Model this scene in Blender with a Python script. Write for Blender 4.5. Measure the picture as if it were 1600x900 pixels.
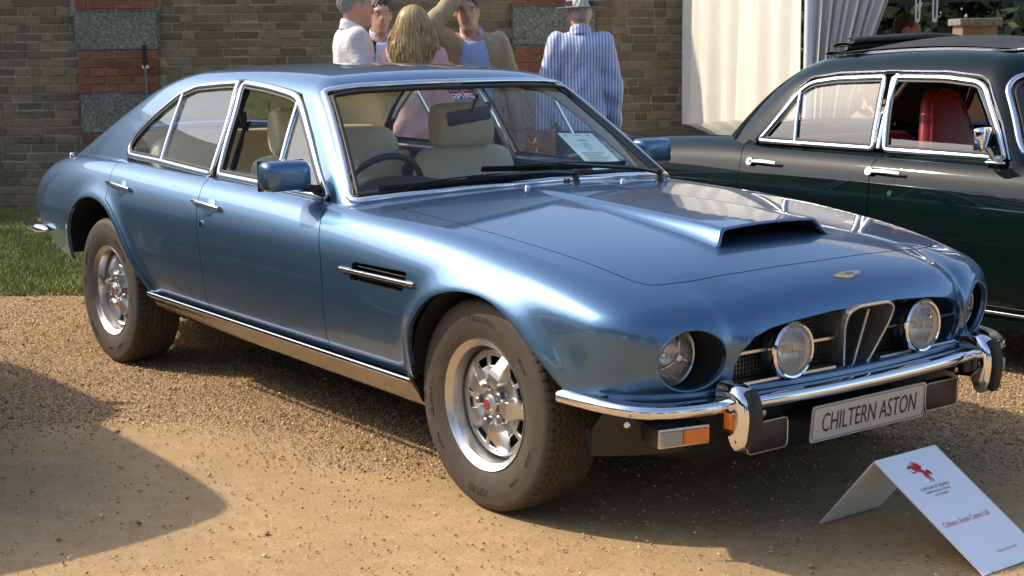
import bpy, bmesh, math, random
import numpy as np
from mathutils import Matrix, Vector
random.seed(7); RNG = np.random.RandomState(7)
for o in list(bpy.data.objects): bpy.data.objects.remove(o)
scene = bpy.context.scene
COL = scene.collection
R = math.radians
# ------------------------------------------------------------ camera
CAMP = np.array([5.0824, -3.48367, 1.42493])
YAW, PIT, ROL, FPX = R(142.77445), R(-9.19723), R(-0.66325), 2329.786
def cam_axes():
    f = np.array([math.cos(PIT)*math.cos(YAW), math.cos(PIT)*math.sin(YAW), math.sin(PIT)])
    r = np.cross(f, [0, 0, 1]); r /= np.linalg.norm(r); u = np.cross(r, f)
    c, s = math.cos(ROL), math.sin(ROL)
    return c*r + s*u, -s*r + c*u, f
_r, _u, _f = cam_axes()
cd = bpy.data.cameras.new('camera'); cam = bpy.data.objects.new('camera', cd); COL.objects.link(cam)
cd.sensor_width = 36; cd.lens = 36*FPX/1600; cd.clip_start = .05; cd.clip_end = 3000
cam.matrix_world = Matrix(((_r[0], _u[0], -_f[0], CAMP[0]), (_r[1], _u[1], -_f[1], CAMP[1]), (_r[2], _u[2], -_f[2], CAMP[2]), (0, 0, 0, 1)))
cd.dof.use_dof = True; cd.dof.focus_distance = 5.4; cd.dof.aperture_fstop = 11
scene.camera = cam
# ------------------------------------------------------------ sky and sun
SUN_TO = np.array([-.94, -.76, 1.0]); SUN_TO /= np.linalg.norm(SUN_TO)
SUN_EL = math.asin(SUN_TO[2]); SUN_ROT = math.atan2(SUN_TO[0], SUN_TO[1])
w = bpy.data.worlds.new('World'); scene.world = w; w.use_nodes = True
nt = w.node_tree; nt.nodes.clear()
sky = nt.nodes.new('ShaderNodeTexSky'); sky.sky_type = 'NISHITA'; sky.sun_disc = False
sky.sun_elevation = SUN_EL; sky.sun_rotation = SUN_ROT % (2*math.pi); sky.air_density = 1.0; sky.dust_density = 2.0; sky.ozone_density = 1.0
bg = nt.nodes.new('ShaderNodeBackground'); bg.inputs[1].default_value = .15
wo = nt.nodes.new('ShaderNodeOutputWorld')
nt.links.new(sky.outputs[0], bg.inputs[0]); nt.links.new(bg.outputs[0], wo.inputs[0])
sl = bpy.data.lights.new('sun', 'SUN'); sl.energy = 2.5; sl.angle = R(.9); sl.color = (1, .88, .70)
sun = bpy.data.objects.new('sun', sl); COL.objects.link(sun); sun.location = (-8, -7, 12)
sun.rotation_euler = Vector(-SUN_TO).to_track_quat('-Z', 'Y').to_euler()
vs = scene.view_settings; vs.view_transform = 'Standard'; vs.look = 'None'; vs.exposure = .85; vs.gamma = 1
# ------------------------------------------------------------ helpers
def tag(o, label=None, cat=None, group=None, kind=None):
    if label: o['label'] = label
    if cat: o['category'] = cat
    if group: o['group'] = group
    if kind: o['kind'] = kind
    return o
def empty(name, loc=(0, 0, 0), rz=0, **k):
    o = bpy.data.objects.new(name, None); COL.objects.link(o); o.location = loc; o.rotation_euler = (0, 0, rz)
    o.empty_display_size = .1
    return tag(o, **k)
def mobj(name, V, F, mat, parent=None, smooth=True, N=None, sharp=None):
    me = bpy.data.meshes.new(name)
    me.from_pydata([tuple(map(float, v)) for v in V], [], [tuple(map(int, f)) for f in F])
    if isinstance(mat, (list, tuple)):
        for m in mat: me.materials.append(m)
    else: me.materials.append(mat)
    if smooth: me.polygons.foreach_set('use_smooth', [True]*len(me.polygons))
    if sharp is not None: me.set_sharp_from_angle(angle=R(sharp))
    if N is not None: me.normals_split_custom_set_from_vertices([tuple(map(float, n)) for n in N])
    me.update()
    o = bpy.data.objects.new(name, me); COL.objects.link(o)
    if parent is not None: o.parent = parent
    return o
def bmobj(name, bm, mat, parent=None, smooth=False, sharp=None):
    me = bpy.data.meshes.new(name); bm.to_mesh(me); bm.free()
    if isinstance(mat, (list, tuple)):
        for m in mat: me.materials.append(m)
    else: me.materials.append(mat)
    if smooth or sharp is not None: me.polygons.foreach_set('use_smooth', [True]*len(me.polygons))
    if sharp is not None: me.set_sharp_from_angle(angle=R(sharp))
    o = bpy.data.objects.new(name, me); COL.objects.link(o)
    if parent is not None: o.parent = parent
    return o
def box(bm, c, s, rot=None, bev=0):
    r = bmesh.ops.create_cube(bm, size=1)
    M = Matrix.Translation(Vector(c)) @ (rot.to_4x4() if rot is not None else Matrix.Identity(4)) @ Matrix.Diagonal((s[0], s[1], s[2], 1))
    bmesh.ops.transform(bm, matrix=M, verts=r['verts'])
    if bev:
        ed = list({e for v in r['verts'] for e in v.link_edges})
        bmesh.ops.bevel(bm, geom=ed, offset=bev, segments=2, profile=.6, affect='EDGES')
    return r
def boxobj(name, c, s, mat, parent=None, rot=None, bev=.004):
    bm = bmesh.new(); box(bm, c, s, rot, bev); return bmobj(name, bm, mat, parent, sharp=40)
def spline(xs, ys):
    xs = np.array(xs, float); ys = np.array(ys, float); n = len(xs); h = np.diff(xs)
    A = np.zeros((n, n)); b = np.zeros(n); A[0, 0] = A[-1, -1] = 1
    for i in range(1, n-1):
        A[i, i-1] = h[i-1]; A[i, i] = 2*(h[i-1]+h[i]); A[i, i+1] = h[i]
        b[i] = 6*((ys[i+1]-ys[i])/h[i]-(ys[i]-ys[i-1])/h[i-1])
    m = np.linalg.solve(A, b)
    def f(x):
        x = np.asarray(x, float); xc = np.clip(x, xs[0], xs[-1]); i = np.clip(np.searchsorted(xs, xc)-1, 0, n-2)
        a = xs[i+1]-xc; c = xc-xs[i]; hh = h[i]
        y = (m[i]*a**3+m[i+1]*c**3)/(6*hh)+(ys[i]/hh-m[i]*hh/6)*a+(ys[i+1]/hh-m[i+1]*hh/6)*c
        s0 = (ys[1]-ys[0])/h[0]-h[0]*m[1]/6; s1 = (ys[-1]-ys[-2])/h[-1]+h[-1]*m[-2]/6
        return y+np.where(x < xs[0], (x-xs[0])*s0, 0)+np.where(x > xs[-1], (x-xs[-1])*s1, 0)
    return f
def smax(a, b, k):
    h = np.maximum(k-np.abs(a-b), 0)/k
    return np.maximum(a, b)+h*h*k*.25
def catmull(P, n=8, closed=False):
    P = np.array(P, float); m = len(P); out = []
    rng = range(m if closed else m-1)
    for i in rng:
        if closed: p0, p1, p2, p3 = P[i-1], P[i], P[(i+1) % m], P[(i+2) % m]
        else: p0, p1, p2, p3 = P[max(i-1, 0)], P[i], P[i+1], P[min(i+2, m-1)]
        for t in np.linspace(0, 1, n, endpoint=False):
            out.append(.5*((2*p1)+(p2-p0)*t+(2*p0-5*p1+4*p2-p3)*t*t+(3*p1-p0-3*p2+p3)*t**3))
    if not closed: out.append(P[-1])
    return np.array(out)
def round_poly(P, rad, n=6):
    """closed polygon with rounded corners; rad number or list"""
    P = np.array(P, float); m = len(P); out = []
    for i in range(m):
        r = rad[i] if hasattr(rad, '__len__') else rad
        a, b, c = P[i-1], P[i], P[(i+1) % m]
        if r <= 1e-6: out.append(b); continue
        u = (a-b); lu = np.linalg.norm(u); v = (c-b); lv = np.linalg.norm(v)
        d = min(r, lu*.48, lv*.48); p = b+u/lu*d; q = b+v/lv*d
        for t in np.linspace(0, 1, n): out.append((1-t)**2*p+2*t*(1-t)*b+t*t*q)
    return np.array(out)
def sd_poly(px, py, poly):
    """signed distance to closed polygon, negative inside"""
    poly = np.asarray(poly, float); d = np.full(px.shape, 1e9); ins = np.zeros(px.shape, bool)
    a = poly; b = np.roll(poly, -1, 0)
    for (ax, ay), (bx, by) in zip(a, b):
        ex, ey = bx-ax, by-ay; wx, wy = px-ax, py-ay
        t = np.clip((wx*ex+wy*ey)/(ex*ex+ey*ey+1e-18), 0, 1)
        d = np.minimum(d, (wx-t*ex)**2+(wy-t*ey)**2)
        c = ((ay > py) != (by > py)) & (px < (bx-ax)*(py-ay)/((by-ay) if abs(by-ay) > 1e-12 else 1e-12)+ax)
        ins ^= c
    return np.where(ins, -1, 1)*np.sqrt(d)
class Surf:
    """polygon soup with vertex normals that can be trimmed by a scalar field"""
    def __init__(s, V, F, N): s.V, s.F, s.N = V, F, N
    def clip(s, phi):
        """keep phi>=0 ; phi is array per vertex"""
        phi = np.where(np.abs(phi) < 1e-7, 1e-7, phi)
        pos = phi > 0; V = [*map(np.array, ())]; nV = []; nN = []; cache = {}; base = len(s.V); F2 = []
        V0, N0 = s.V, s.N
        def cut(i, j):
            k = (i, j) if i < j else (j, i)
            if k in cache: return cache[k]
            t = phi[k[0]]/(phi[k[0]]-phi[k[1]])
            nV.append(V0[k[0]]*(1-t)+V0[k[1]]*t); n = N0[k[0]]*(1-t)+N0[k[1]]*t; nN.append(n/(np.linalg.norm(n)+1e-12))
            cache[k] = base+len(nV)-1; return cache[k]
        pl = pos.tolist()
        for f in s.F:
            c = sum(pl[i] for i in f)
            if c == len(f): F2.append(f)
            elif c:
                g = []
                for a, b in zip(f, f[1:]+f[:1]):
                    if pl[a]: g.append(a)
                    if pl[a] != pl[b]: g.append(cut(a, b))
                if len(g) > 2: F2.append(tuple(g))
        VV = np.concatenate([V0, np.array(nV)]) if nV else V0; NN = np.concatenate([N0, np.array(nN)]) if nN else N0
        used = np.zeros(len(VV), bool)
        for f in F2:
            for i in f: used[i] = True
        mp = (np.cumsum(used)-1).tolist()
        return Surf(VV[used], [tuple(mp[i] for i in f) for f in F2], NN[used])
    def mirror(s):
        m = np.array([1, -1, 1]); return Surf(s.V*m, [f[::-1] for f in s.F], s.N*m)
    def join(s, o):
        b = len(s.V); return Surf(np.concatenate([s.V, o.V]), s.F+[tuple(i+b for i in f) for f in o.F], np.concatenate([s.N, o.N]))
    def offset(s, d): return Surf(s.V+s.N*d, s.F, s.N)
    def flange(s, depth):
        cnt = {}
        for f in s.F:
            for a, b in zip(f, f[1:]+f[:1]):
                k = (a, b) if a < b else (b, a); cnt[k] = (a, b) if k not in cnt else None
        V = [s.V]; N = [s.N]; F = list(s.F); b0 = len(s.V)
        for e in cnt.values():
            if e is None: continue
            a, b = e; pa, pb = s.V[a], s.V[b]
            if abs(pa[1]) < 1e-4 and abs(pb[1]) < 1e-4: continue
            qa, qb = pa-s.N[a]*depth, pb-s.N[b]*depth
            n = np.cross(pa-pb, qa-pa); n = n/(np.linalg.norm(n)+1e-12)
            V.append(np.array([pb, pa, qa, qb])); N.append(np.array([n]*4)); F.append((b0, b0+1, b0+2, b0+3)); b0 += 4
        return Surf(np.concatenate(V), F, np.concatenate(N))
    def obj(s, name, mat, parent=None, flange=0):
        t = s.flange(flange) if flange else s
        return mobj(name, t.V, t.F, mat, parent, True, t.N)
def ray_surface(f, z0, xr, xf, nmid, nfan, thetas, rmax=2.6, it=34):
    """mesh the zero set of f(x,Y,z) seen from a spine (xr..xf, 0, z0); half body, Y>=0"""
    us = [(xr, -p) for p in np.linspace(R(89.7), 0, nfan, endpoint=False)]+[(x, 0.) for x in np.linspace(xr, xf, nmid)]+[(xf, p) for p in np.linspace(0, R(89.7), nfan+1)[1:]]
    us = np.array(us); th = np.array(thetas)
    O = np.zeros((len(us), len(th), 3)); O[:, :, 0] = us[:, 0][:, None]; O[:, :, 2] = z0
    ph = us[:, 1][:, None]; D = np.stack([np.sin(ph)*np.ones_like(th)[None], np.cos(ph)*np.cos(th)[None], np.cos(ph)*np.sin(th)[None]], -1)
    lo = np.zeros(O.shape[:2]); hi = np.full(O.shape[:2], rmax)
    for _ in range(it):
        mid = (lo+hi)/2; P = O+D*mid[..., None]; v = f(P[..., 0], P[..., 1], P[..., 2])
        hi = np.where(v > 0, mid, hi); lo = np.where(v > 0, lo, mid)
    P = O+D*((lo+hi)/2)[..., None]
    e = 1e-4; g = []
    for ax in range(3):
        d = np.zeros(3); d[ax] = e
        A = P+d; B = P-d
        g.append(f(A[..., 0], A[..., 1], A[..., 2])-f(B[..., 0], B[..., 1], B[..., 2]))
    N = np.stack(g, -1); N[..., 1] = np.where(np.abs(P[..., 1]) < 1e-5, 0, N[..., 1]); N /= np.linalg.norm(N, axis=-1, keepdims=True)+1e-12
    n, m = P.shape[:2]; F = []
    for i in range(n-1):
        for j in range(m-1):
            a = i*m+j; F.append((a, a+m, a+m+1, a+1))
    # orientation: outward for Y>0
    V = P.reshape(-1, 3); NN = N.reshape(-1, 3)
    a, b, c = V[F[len(F)//2][0]], V[F[len(F)//2][1]], V[F[len(F)//2][3]]
    if np.dot(np.cross(b-a, c-a), NN[F[len(F)//2][0]]) < 0: F = [f_[::-1] for f_ in F]
    return Surf(V, F, NN)
def sweep(path, prof, nrm=None, closed=False, cap=True):
    """prof: list of (a,b): a along binormal (t x n), b along normal n. nrm: normals per point or a fixed vector"""
    P = np.array(path, float); n = len(P)
    if nrm is None: nrm = np.array([0, 0, 1.])
    Nn = np.array(nrm, float)
    if Nn.ndim == 1: Nn = np.tile(Nn, (n, 1))
    if closed: T = np.roll(P, -1, 0)-np.roll(P, 1, 0)
    else: T = np.gradient(P, axis=0)
    T /= np.linalg.norm(T, axis=1, keepdims=True)+1e-12
    B = np.cross(T, Nn); B /= np.linalg.norm(B, axis=1, keepdims=True)+1e-12; Nn = np.cross(B, T)
    prof = np.array(prof, float); k = len(prof); sc = None
    V = (P[:, None]+B[:, None]*prof[None, :, 0:1]+Nn[:, None]*prof[None, :, 1:2]).reshape(-1, 3); F = []
    for i in range(n if closed else n-1):
        for j in range(k):
            a = i*k+j; b = i*k+(j+1) % k; c = ((i+1) % n)*k+(j+1) % k; d = ((i+1) % n)*k+j
            F.append((a, d, c, b))
    if not closed and cap: F.append(tuple(range(k))); F.append(tuple(range((n-1)*k, n*k))[::-1])
    return V, F
def rprof(wd, ht, bev=.3, b0=0):
    """rounded bar section, wd across, ht above b0"""
    r = bev*min(wd, ht); x = wd/2
    return [(-x, b0), (x, b0), (x, b0+ht-r), (x-r*.3, b0+ht-r*.3), (x-r, b0+ht), (-x+r, b0+ht), (-x+r*.3, b0+ht-r*.3), (-x, b0+ht-r)]
def circ(r, n=12): return [(r*math.cos(t), r*math.sin(t)) for t in np.linspace(0, 2*math.pi, n, endpoint=False)]
def sweepobj(name, path, prof, mat, parent=None, nrm=None, closed=False, sharp=50):
    V, F = sweep(path, prof, nrm, closed); o = mobj(name, V, F, mat, parent, True, sharp=sharp)
    bm = bmesh.new(); bm.from_mesh(o.data); bmesh.ops.recalc_face_normals(bm, faces=bm.faces); bm.to_mesh(o.data); bm.free(); o.data.set_sharp_from_angle(angle=R(sharp))
    return o
def lathe(prof, n=48, axis='x', a0=0, a1=2*math.pi):
    """prof: list of (r, h) ; revolve around axis -> V,F"""
    pr = np.array(prof, float); full = abs(a1-a0-2*math.pi) < 1e-6
    A = np.linspace(a0, a1, n, endpoint=not full); k = len(pr); V = []
    for a in A:
        c, s = math.cos(a), math.sin(a)
        for r, h in pr:
            V.append({'x': (h, r*c, r*s), 'y': (r*c, h, r*s), 'z': (r*c, r*s, h)}[axis])
    F = []
    for i in range(n if full else n-1):
        for j in range(k-1):
            a = i*k+j; b = ((i+1) % n)*k+j; F.append((a, b, b+1, a+1))
    return np.array(V), F
def latheobj(name, prof, mat, parent=None, n=48, axis='x', loc=(0, 0, 0), sharp=35, rot=None):
    V, F = lathe(prof, n, axis)
    if rot is not None: V = np.array([rot @ Vector(v) for v in V])
    V = V+np.array(loc); o = mobj(name, V, F, mat, parent, True)
    bm = bmesh.new(); bm.from_mesh(o.data); bmesh.ops.remove_doubles(bm, verts=bm.verts, dist=1e-6); bmesh.ops.recalc_face_normals(bm, faces=bm.faces); bm.to_mesh(o.data); bm.free()
    o.data.polygons.foreach_set('use_smooth', [True]*len(o.data.polygons)); o.data.set_sharp_from_angle(angle=R(sharp))
    return o
_tc = {}
def text_vf(s, size=1.0, align='CENTER', space=1.0, extr=0.0):
    c = bpy.data.curves.new('txt', 'FONT'); c.body = s; c.size = size; c.align_x = align; c.align_y = 'CENTER'; c.space_character = space; c.extrude = extr; c.resolution_u = 3
    o = bpy.data.objects.new('txt', c); COL.objects.link(o)
    me = bpy.data.meshes.new_from_object(o.evaluated_get(bpy.context.evaluated_depsgraph_get()))
    V = np.array([v.co[:] for v in me.vertices]).reshape(-1, 3); F = [tuple(p.vertices) for p in me.polygons]
    bpy.data.objects.remove(o); bpy.data.curves.remove(c); bpy.data.meshes.remove(me)
    return V, F
# ------------------------------------------------------------ materials
class NB:
    def __init__(s, name):
        s.m = bpy.data.materials.new(name); s.m.use_nodes = True; s.t = s.m.node_tree; s.t.nodes.clear()
        s.out = s.n('ShaderNodeOutputMaterial')
    def n(s, ty, **k):
        q = s.t.nodes.new(ty)
        for a, b in k.items(): setattr(q, a, b)
        return q
    def l(s, a, b): s.t.links.new(a, b)
    def bsdf(s, col=(.5, .5, .5), rough=.5, metal=0., **k):
        b = s.n('ShaderNodeBsdfPrincipled')
        b.inputs['Base Color'].default_value = (*col, 1); b.inputs['Roughness'].default_value = rough; b.inputs['Metallic'].default_value = metal
        for a, v in k.items(): b.inputs[a.replace('_', ' ')].default_value = v
        s.l(b.outputs[0], s.out.inputs[0]); s.b = b; return b
    def co(s, kind='Object'): return s.n('ShaderNodeTexCoord').outputs[kind]
    def noise(s, scale, detail=4, rough=.55, vec=None, kind='Object', dist=0):
        q = s.n('ShaderNodeTexNoise'); q.inputs['Scale'].default_value = scale; q.inputs['Detail'].default_value = detail; q.inputs['Roughness'].default_value = rough; q.inputs['Distortion'].default_value = dist
        s.l(vec if vec is not None else s.co(kind), q.inputs['Vector']); return q.outputs['Fac']
    def vor(s, scale, vec=None, out='Color', kind='Object', feat='F1'):
        q = s.n('ShaderNodeTexVoronoi', feature=feat); q.inputs['Scale'].default_value = scale; s.l(vec if vec is not None else s.co(kind), q.inputs['Vector']); return q.outputs[out]
    def ramp(s, fac, stops, interp='LINEAR'):
        q = s.n('ShaderNodeValToRGB'); q.color_ramp.interpolation = interp; e = q.color_ramp.elements
        while len(e) < len(stops): e.new(.5)
        for el, (p, c) in zip(e, stops): el.position = p; el.color = (*c, 1) if len(c) == 3 else c
        s.l(fac, q.inputs[0]); return q.outputs[0]
    def mix(s, fac, a, b, mode='MIX'):
        q = s.n('ShaderNodeMix', data_type='RGBA', blend_type=mode)
        for i, v in ((0, fac), (6, a), (7, b)):
            if hasattr(v, 'is_linked') or hasattr(v, 'links'): s.l(v, q.inputs[i])
            else: q.inputs[i].default_value = v if i == 0 else ((*v, 1) if len(v) == 3 else v)
        return q.outputs[2]
    def math(s, op, a, b=0.):
        q = s.n('ShaderNodeMath', operation=op)
        for i, v in ((0, a), (1, b)):
            if hasattr(v, 'links'): s.l(v, q.inputs[i])
            else: q.inputs[i].default_value = v
        return q.outputs[0]
    def bump(s, h, strength=.3, dist=.01, to=None):
        q = s.n('ShaderNodeBump'); q.inputs['Strength'].default_value = strength; q.inputs['Distance'].default_value = dist
        s.l(h, q.inputs['Height']); s.l(q.outputs[0], (to or s.b).inputs['Normal']); return q.outputs[0]
def g3(v): return (v, v, v)
def simple(name, col, rough=.5, metal=0., nscale=0, amt=.15, bump=0, **k):
    m = NB(name); m.bsdf(col, rough, metal, **k)
    if nscale:
        f = m.noise(nscale, 5, .6)
        m.l(m.ramp(f, [(.3, tuple(c*(1-amt) for c in col)), (.7, tuple(min(1, c*(1+amt)) for c in col))]), m.b.inputs['Base Color'])
        if bump: m.bump(f, bump, .003)
    return m.m
def paint(name, col, metal, rough, coat=1.0, flake=1):
    m = NB(name); b = m.bsdf(col, rough, metal); b.inputs['Coat Weight'].default_value = coat; b.inputs['Coat Roughness'].default_value = .025; b.inputs['Coat IOR'].default_value = 1.5
    dust = m.noise(5, 6, .65)
    m.l(m.ramp(dust, [(.25, g3(.018)), (.75, g3(.05))]), b.inputs['Coat Roughness'])
    if flake:
        v = m.vor(900, out='Color'); sp = m.n('ShaderNodeSeparateColor'); m.l(v, sp.inputs[0])
        c = m.mix(sp.outputs[0], tuple(x*.86 for x in col), tuple(min(1, x*1.14) for x in col)); m.l(c, b.inputs['Base Color'])
    return m.m
def glass(name, tint=(.9, .95, .93), refl=1.0, rough=.0, base=.06):
    m = NB(name); tr = m.n('ShaderNodeBsdfTransparent'); tr.inputs[0].default_value = (*tint, 1)
    gl = m.n('ShaderNodeBsdfGlossy'); gl.inputs['Roughness'].default_value = rough; gl.inputs[0].default_value = (1, 1, 1, 1)
    lw = m.n('ShaderNodeLayerWeight'); lw.inputs[0].default_value = .5
    fz = m.math('ADD', m.math('MULTIPLY', m.math('POWER', lw.outputs['Facing'], 5.), .96*refl), base*refl)
    mx = m.n('ShaderNodeMixShader'); m.l(fz, mx.inputs[0]); m.l(tr.outputs[0], mx.inputs[1]); m.l(gl.outputs[0], mx.inputs[2]); m.l(mx.outputs[0], m.out.inputs[0])
    return m.m
M = {}
M['blue'] = paint('blue_paint', (.082, .168, .286), .88, .37)
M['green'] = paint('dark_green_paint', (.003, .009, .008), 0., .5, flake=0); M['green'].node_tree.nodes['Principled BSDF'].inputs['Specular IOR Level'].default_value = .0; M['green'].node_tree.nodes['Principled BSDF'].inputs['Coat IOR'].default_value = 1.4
M['chrome'] = simple('chrome', (.82, .82, .84), .07, 1.0)
M['satin'] = simple('satin_metal', (.62, .61, .60), .28, 1.0)
M['stain'] = simple('stainless', (.42, .405, .39), .08, 1.0, nscale=30, amt=.1, bump=.7)
M['rubber'] = simple('black_rubber', (.014, .014, .015), .55)
M['black'] = simple('black_plastic', (.011, .011, .012), .38)
M['matt'] = simple('matt_black', (.006, .006, .007), .9)
M['under'] = simple('underbody', (.012, .011, .010), .85, nscale=14, amt=.5)
M['vinyl'] = simple('dash_vinyl', (.022, .024, .024), .6, nscale=120, bump=.15)
M['cream'] = simple('cream_leather', (.74, .63, .42), .45, nscale=60, amt=.08, bump=.12)
M['liner'] = simple('headliner', (.76, .70, .52), .9, nscale=90, amt=.06)
M['carpet'] = simple('carpet', (.05, .042, .03), .95, nscale=80, amt=.3)
M['red'] = simple('red_leather', (.36, .018, .016), .4, nscale=60, amt=.1)
M['glass'] = glass('window_glass', (.88, .92, .89), base=.10)
M['glass2'] = glass('windscreen_glass', (.97, .985, .965), refl=.75, base=.04)
M['lens'] = glass('lamp_glass', (.95, .95, .92))
M['orange'] = simple('orange_lens', (.75, .19, .012), .2, Coat_Weight=.6)
M['clear'] = simple('clear_lens', (.30, .28, .25), .25, Coat_Weight=.6)
M['reflector'] = simple('reflector', (.85, .83, .78), .12, 1.0)
M['alloy'] = simple('alloy', (.60, .60, .60), .33, 1.0, nscale=40, amt=.06)
M['alloyrough'] = simple('cast_alloy', (.40, .40, .40), .48, .8, nscale=60, amt=.1)
M['nut'] = simple('wheel_nut', (.35, .33, .31), .3, 1.0)
M['grey'] = simple('grey_trim', (.21, .20, .193), .36, .7)
M['badge'] = simple('gilt', (.80, .66, .40), .25, 1.0)
M['badgered'] = simple('red_enamel', (.35, .03, .03), .3)
M['white'] = simple('white_card', (.78, .80, .84), .6)
M['paper'] = simple('pale_green_paper', (.62, .80, .74), .7)
M['ink'] = simple('dark_ink', (.03, .03, .035), .7)
M['redink'] = simple('red_ink', (.55, .02, .035), .7)
M['greyink'] = simple('grey_ink', (.25, .32, .30), .7)
M['flagblue'] = simple('flag_blue', (.02, .05, .25), .5)
M['plate'] = simple('number_plate', (.52, .50, .47), .32, .2)
def tyre_mat():
    m = NB('tyre_rubber'); b = m.bsdf((.09, .075, .062), .7)
    f = m.noise(26, 6, .65); f2 = m.noise(5, 3, .5)
    c = m.ramp(f, [(.25, (.030, .024, .018)), (.8, (.092, .069, .047))]); c2 = m.mix(f2, c, (.054, .041, .030)); m.l(c2, b.inputs['Base Color']); m.bump(m.noise(160, 3), .12, .002)
    return m.m
M['tyre'] = tyre_mat()

M['glassgrey'] = glass('side_glass', (.74, .76, .74), base=.09)  # grey tint; base reflectance tuned for the pale reflections in the panes
M['canvas'] = simple('black_canvas', (.03, .03, .032), .75, nscale=90, amt=.3, bump=.2)
# ------------------------------------------------------------ the blue saloon: shape of the body (x forward, Y = |y|, z up)
sW = spline([-2.72, -2.55, -2.3, -1.9, -1.46, -.9, 0, .9, 1.46, 1.8, 2.0, 2.15], [.70, .78, .835, .872, .886, .893, .897, .897, .894, .880, .854, .822])
sZc = spline([-2.75, -2.6, -2.4, -2.1, -1.7, -1.2, -.6, 0, .5, .9, 1.2, 1.5, 1.8, 1.95, 2.1, 2.2], [.775, .832, .880, .914, .926, .922, .908, .893, .874, .859, .843, .815, .772, .741, .694, .645])
sYc = spline([-2.72, -2.4, -1.9, -1.2, -.5, .3, .9, 1.5, 1.95, 2.15], [.60, .70, .775, .80, .81, .82, .818, .80, .772, .735])
sTc = spline([-2.75, -2.4, -2.0, -1.2, -.4, .3, .75, 1.2, 1.6, 1.88, 2.07, 2.17, 2.26], [.80, .90, .945, .955, .955, .945, .925, .888, .850, .815, .772, .735, .672])
ARCH_F = catmull([(1.10, .16), (1.105, .28), (1.118, .376), (1.134, .48), (1.168, .562), (1.256, .644), (1.366, .684), (1.475, .694), (1.58, .680), (1.673, .636), (1.751, .580), (1.827, .517), (1.89, .458), (1.95, .38), (2.0, .28), (2.02, .16)], 5)
ARCH_R = catmull([(-1.81, .16), (-1.818, .36), (-1.832, .50), (-1.825, .600), (-1.772, .680), (-1.665, .742), (-1.549, .765), (-1.435, .759), (-1.335, .730), (-1.262, .686), (-1.191, .629), (-1.11, .549), (-1.045, .484), (-.98, .434), (-.93, .39), (-.88, .30), (-.85, .16)], 5)
def f_low(x, Y, z):
    W = sW(x); Zc = sZc(x); Yc = sYc(x); zm = .59
    up = np.maximum(z-zm, 0)/np.maximum(Zc-zm, .05); dn = np.maximum(zm-z, 0)/.2
    S = W-(W-Yc)*np.minimum(up, 1.35)**3.6-.032*np.minimum(dn, 1.6)**2
    m = (Y > .6) & (z < .95) & (z > .2)
    if np.any(m):
        fl = np.zeros(np.shape(x*Y*z)); xx, zz = np.broadcast_to(x, fl.shape), np.broadcast_to(z, fl.shape)
        for A, a, wd in ((ARCH_F, .020, .05), (ARCH_R, .018, .045)):
            mm = m & (np.abs(xx-A[:, 0].mean()) < .75)
            if np.any(mm):
                d = np.maximum(sd_poly(xx[mm], zz[mm], A), 0); fl[mm] += a*np.exp(-(d/wd)**2)
        S = S+fl
    fs = Y-S
    Tc = sTc(x); T = Zc+(Tc-Zc)*(1-(Y/Yc)**2)
    nose = np.clip((x-1.98)/.2, 0, 1)
    T = T-nose*.012*np.exp(-((Y-.505)/.06)**2)
    ft = (z-T)*.93
    Fx = 2.262-.15*Y**2-.26*Y**6-1.8*np.maximum(.60-z, 0)**2-.014*np.exp(-((Y-.518)/.035)**2)
    ff = x-Fx
    G = 2.70-.10*Y**2-.9*np.maximum(z-.74, 0)**2-.55*np.maximum(.70-z, 0)**1.5
    fr = -x-G
    f = smax(fs, ft, .035)
    f = smax(f, ff, .085); f = smax(f, fr, .14)
    return np.maximum(f, .16-z)
def f_top(x, Y, z):
    """greenhouse"""
    q = z-.90
    S = .778-.41*q-.21*q*q-.055*np.maximum(-.75-x, 0)**2-.02*np.maximum(x-.1, 0)
    fs = (Y-S)*.92
    T = sRoof(x)-.085*Y**2-.10*Y**4; ft = z-T
    fw = (x-(2.19-1.53*z-.43*Y**2+.12*(z-.9)*(1.3-z)))*.55
    fb = (z-(sBack(x)-.10*Y**2))*.94
    f = smax(fs, ft, .075); f = smax(f, fw, .04); f = smax(f, fb, .09)
    return np.maximum(f, .55-z)
sRoof = spline([-2.6, -1.6, -1.2, -.8, -.4, 0, .3, .8], [1.24, 1.340, 1.354, 1.362, 1.361, 1.344, 1.312, 1.22])
sBack = spline([-2.75, -2.45, -2.2, -1.9, -1.6, -1.3, -1.0, -.6, .5], [.845, .945, 1.025, 1.137, 1.250, 1.362, 1.46, 1.58, 1.95])
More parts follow.
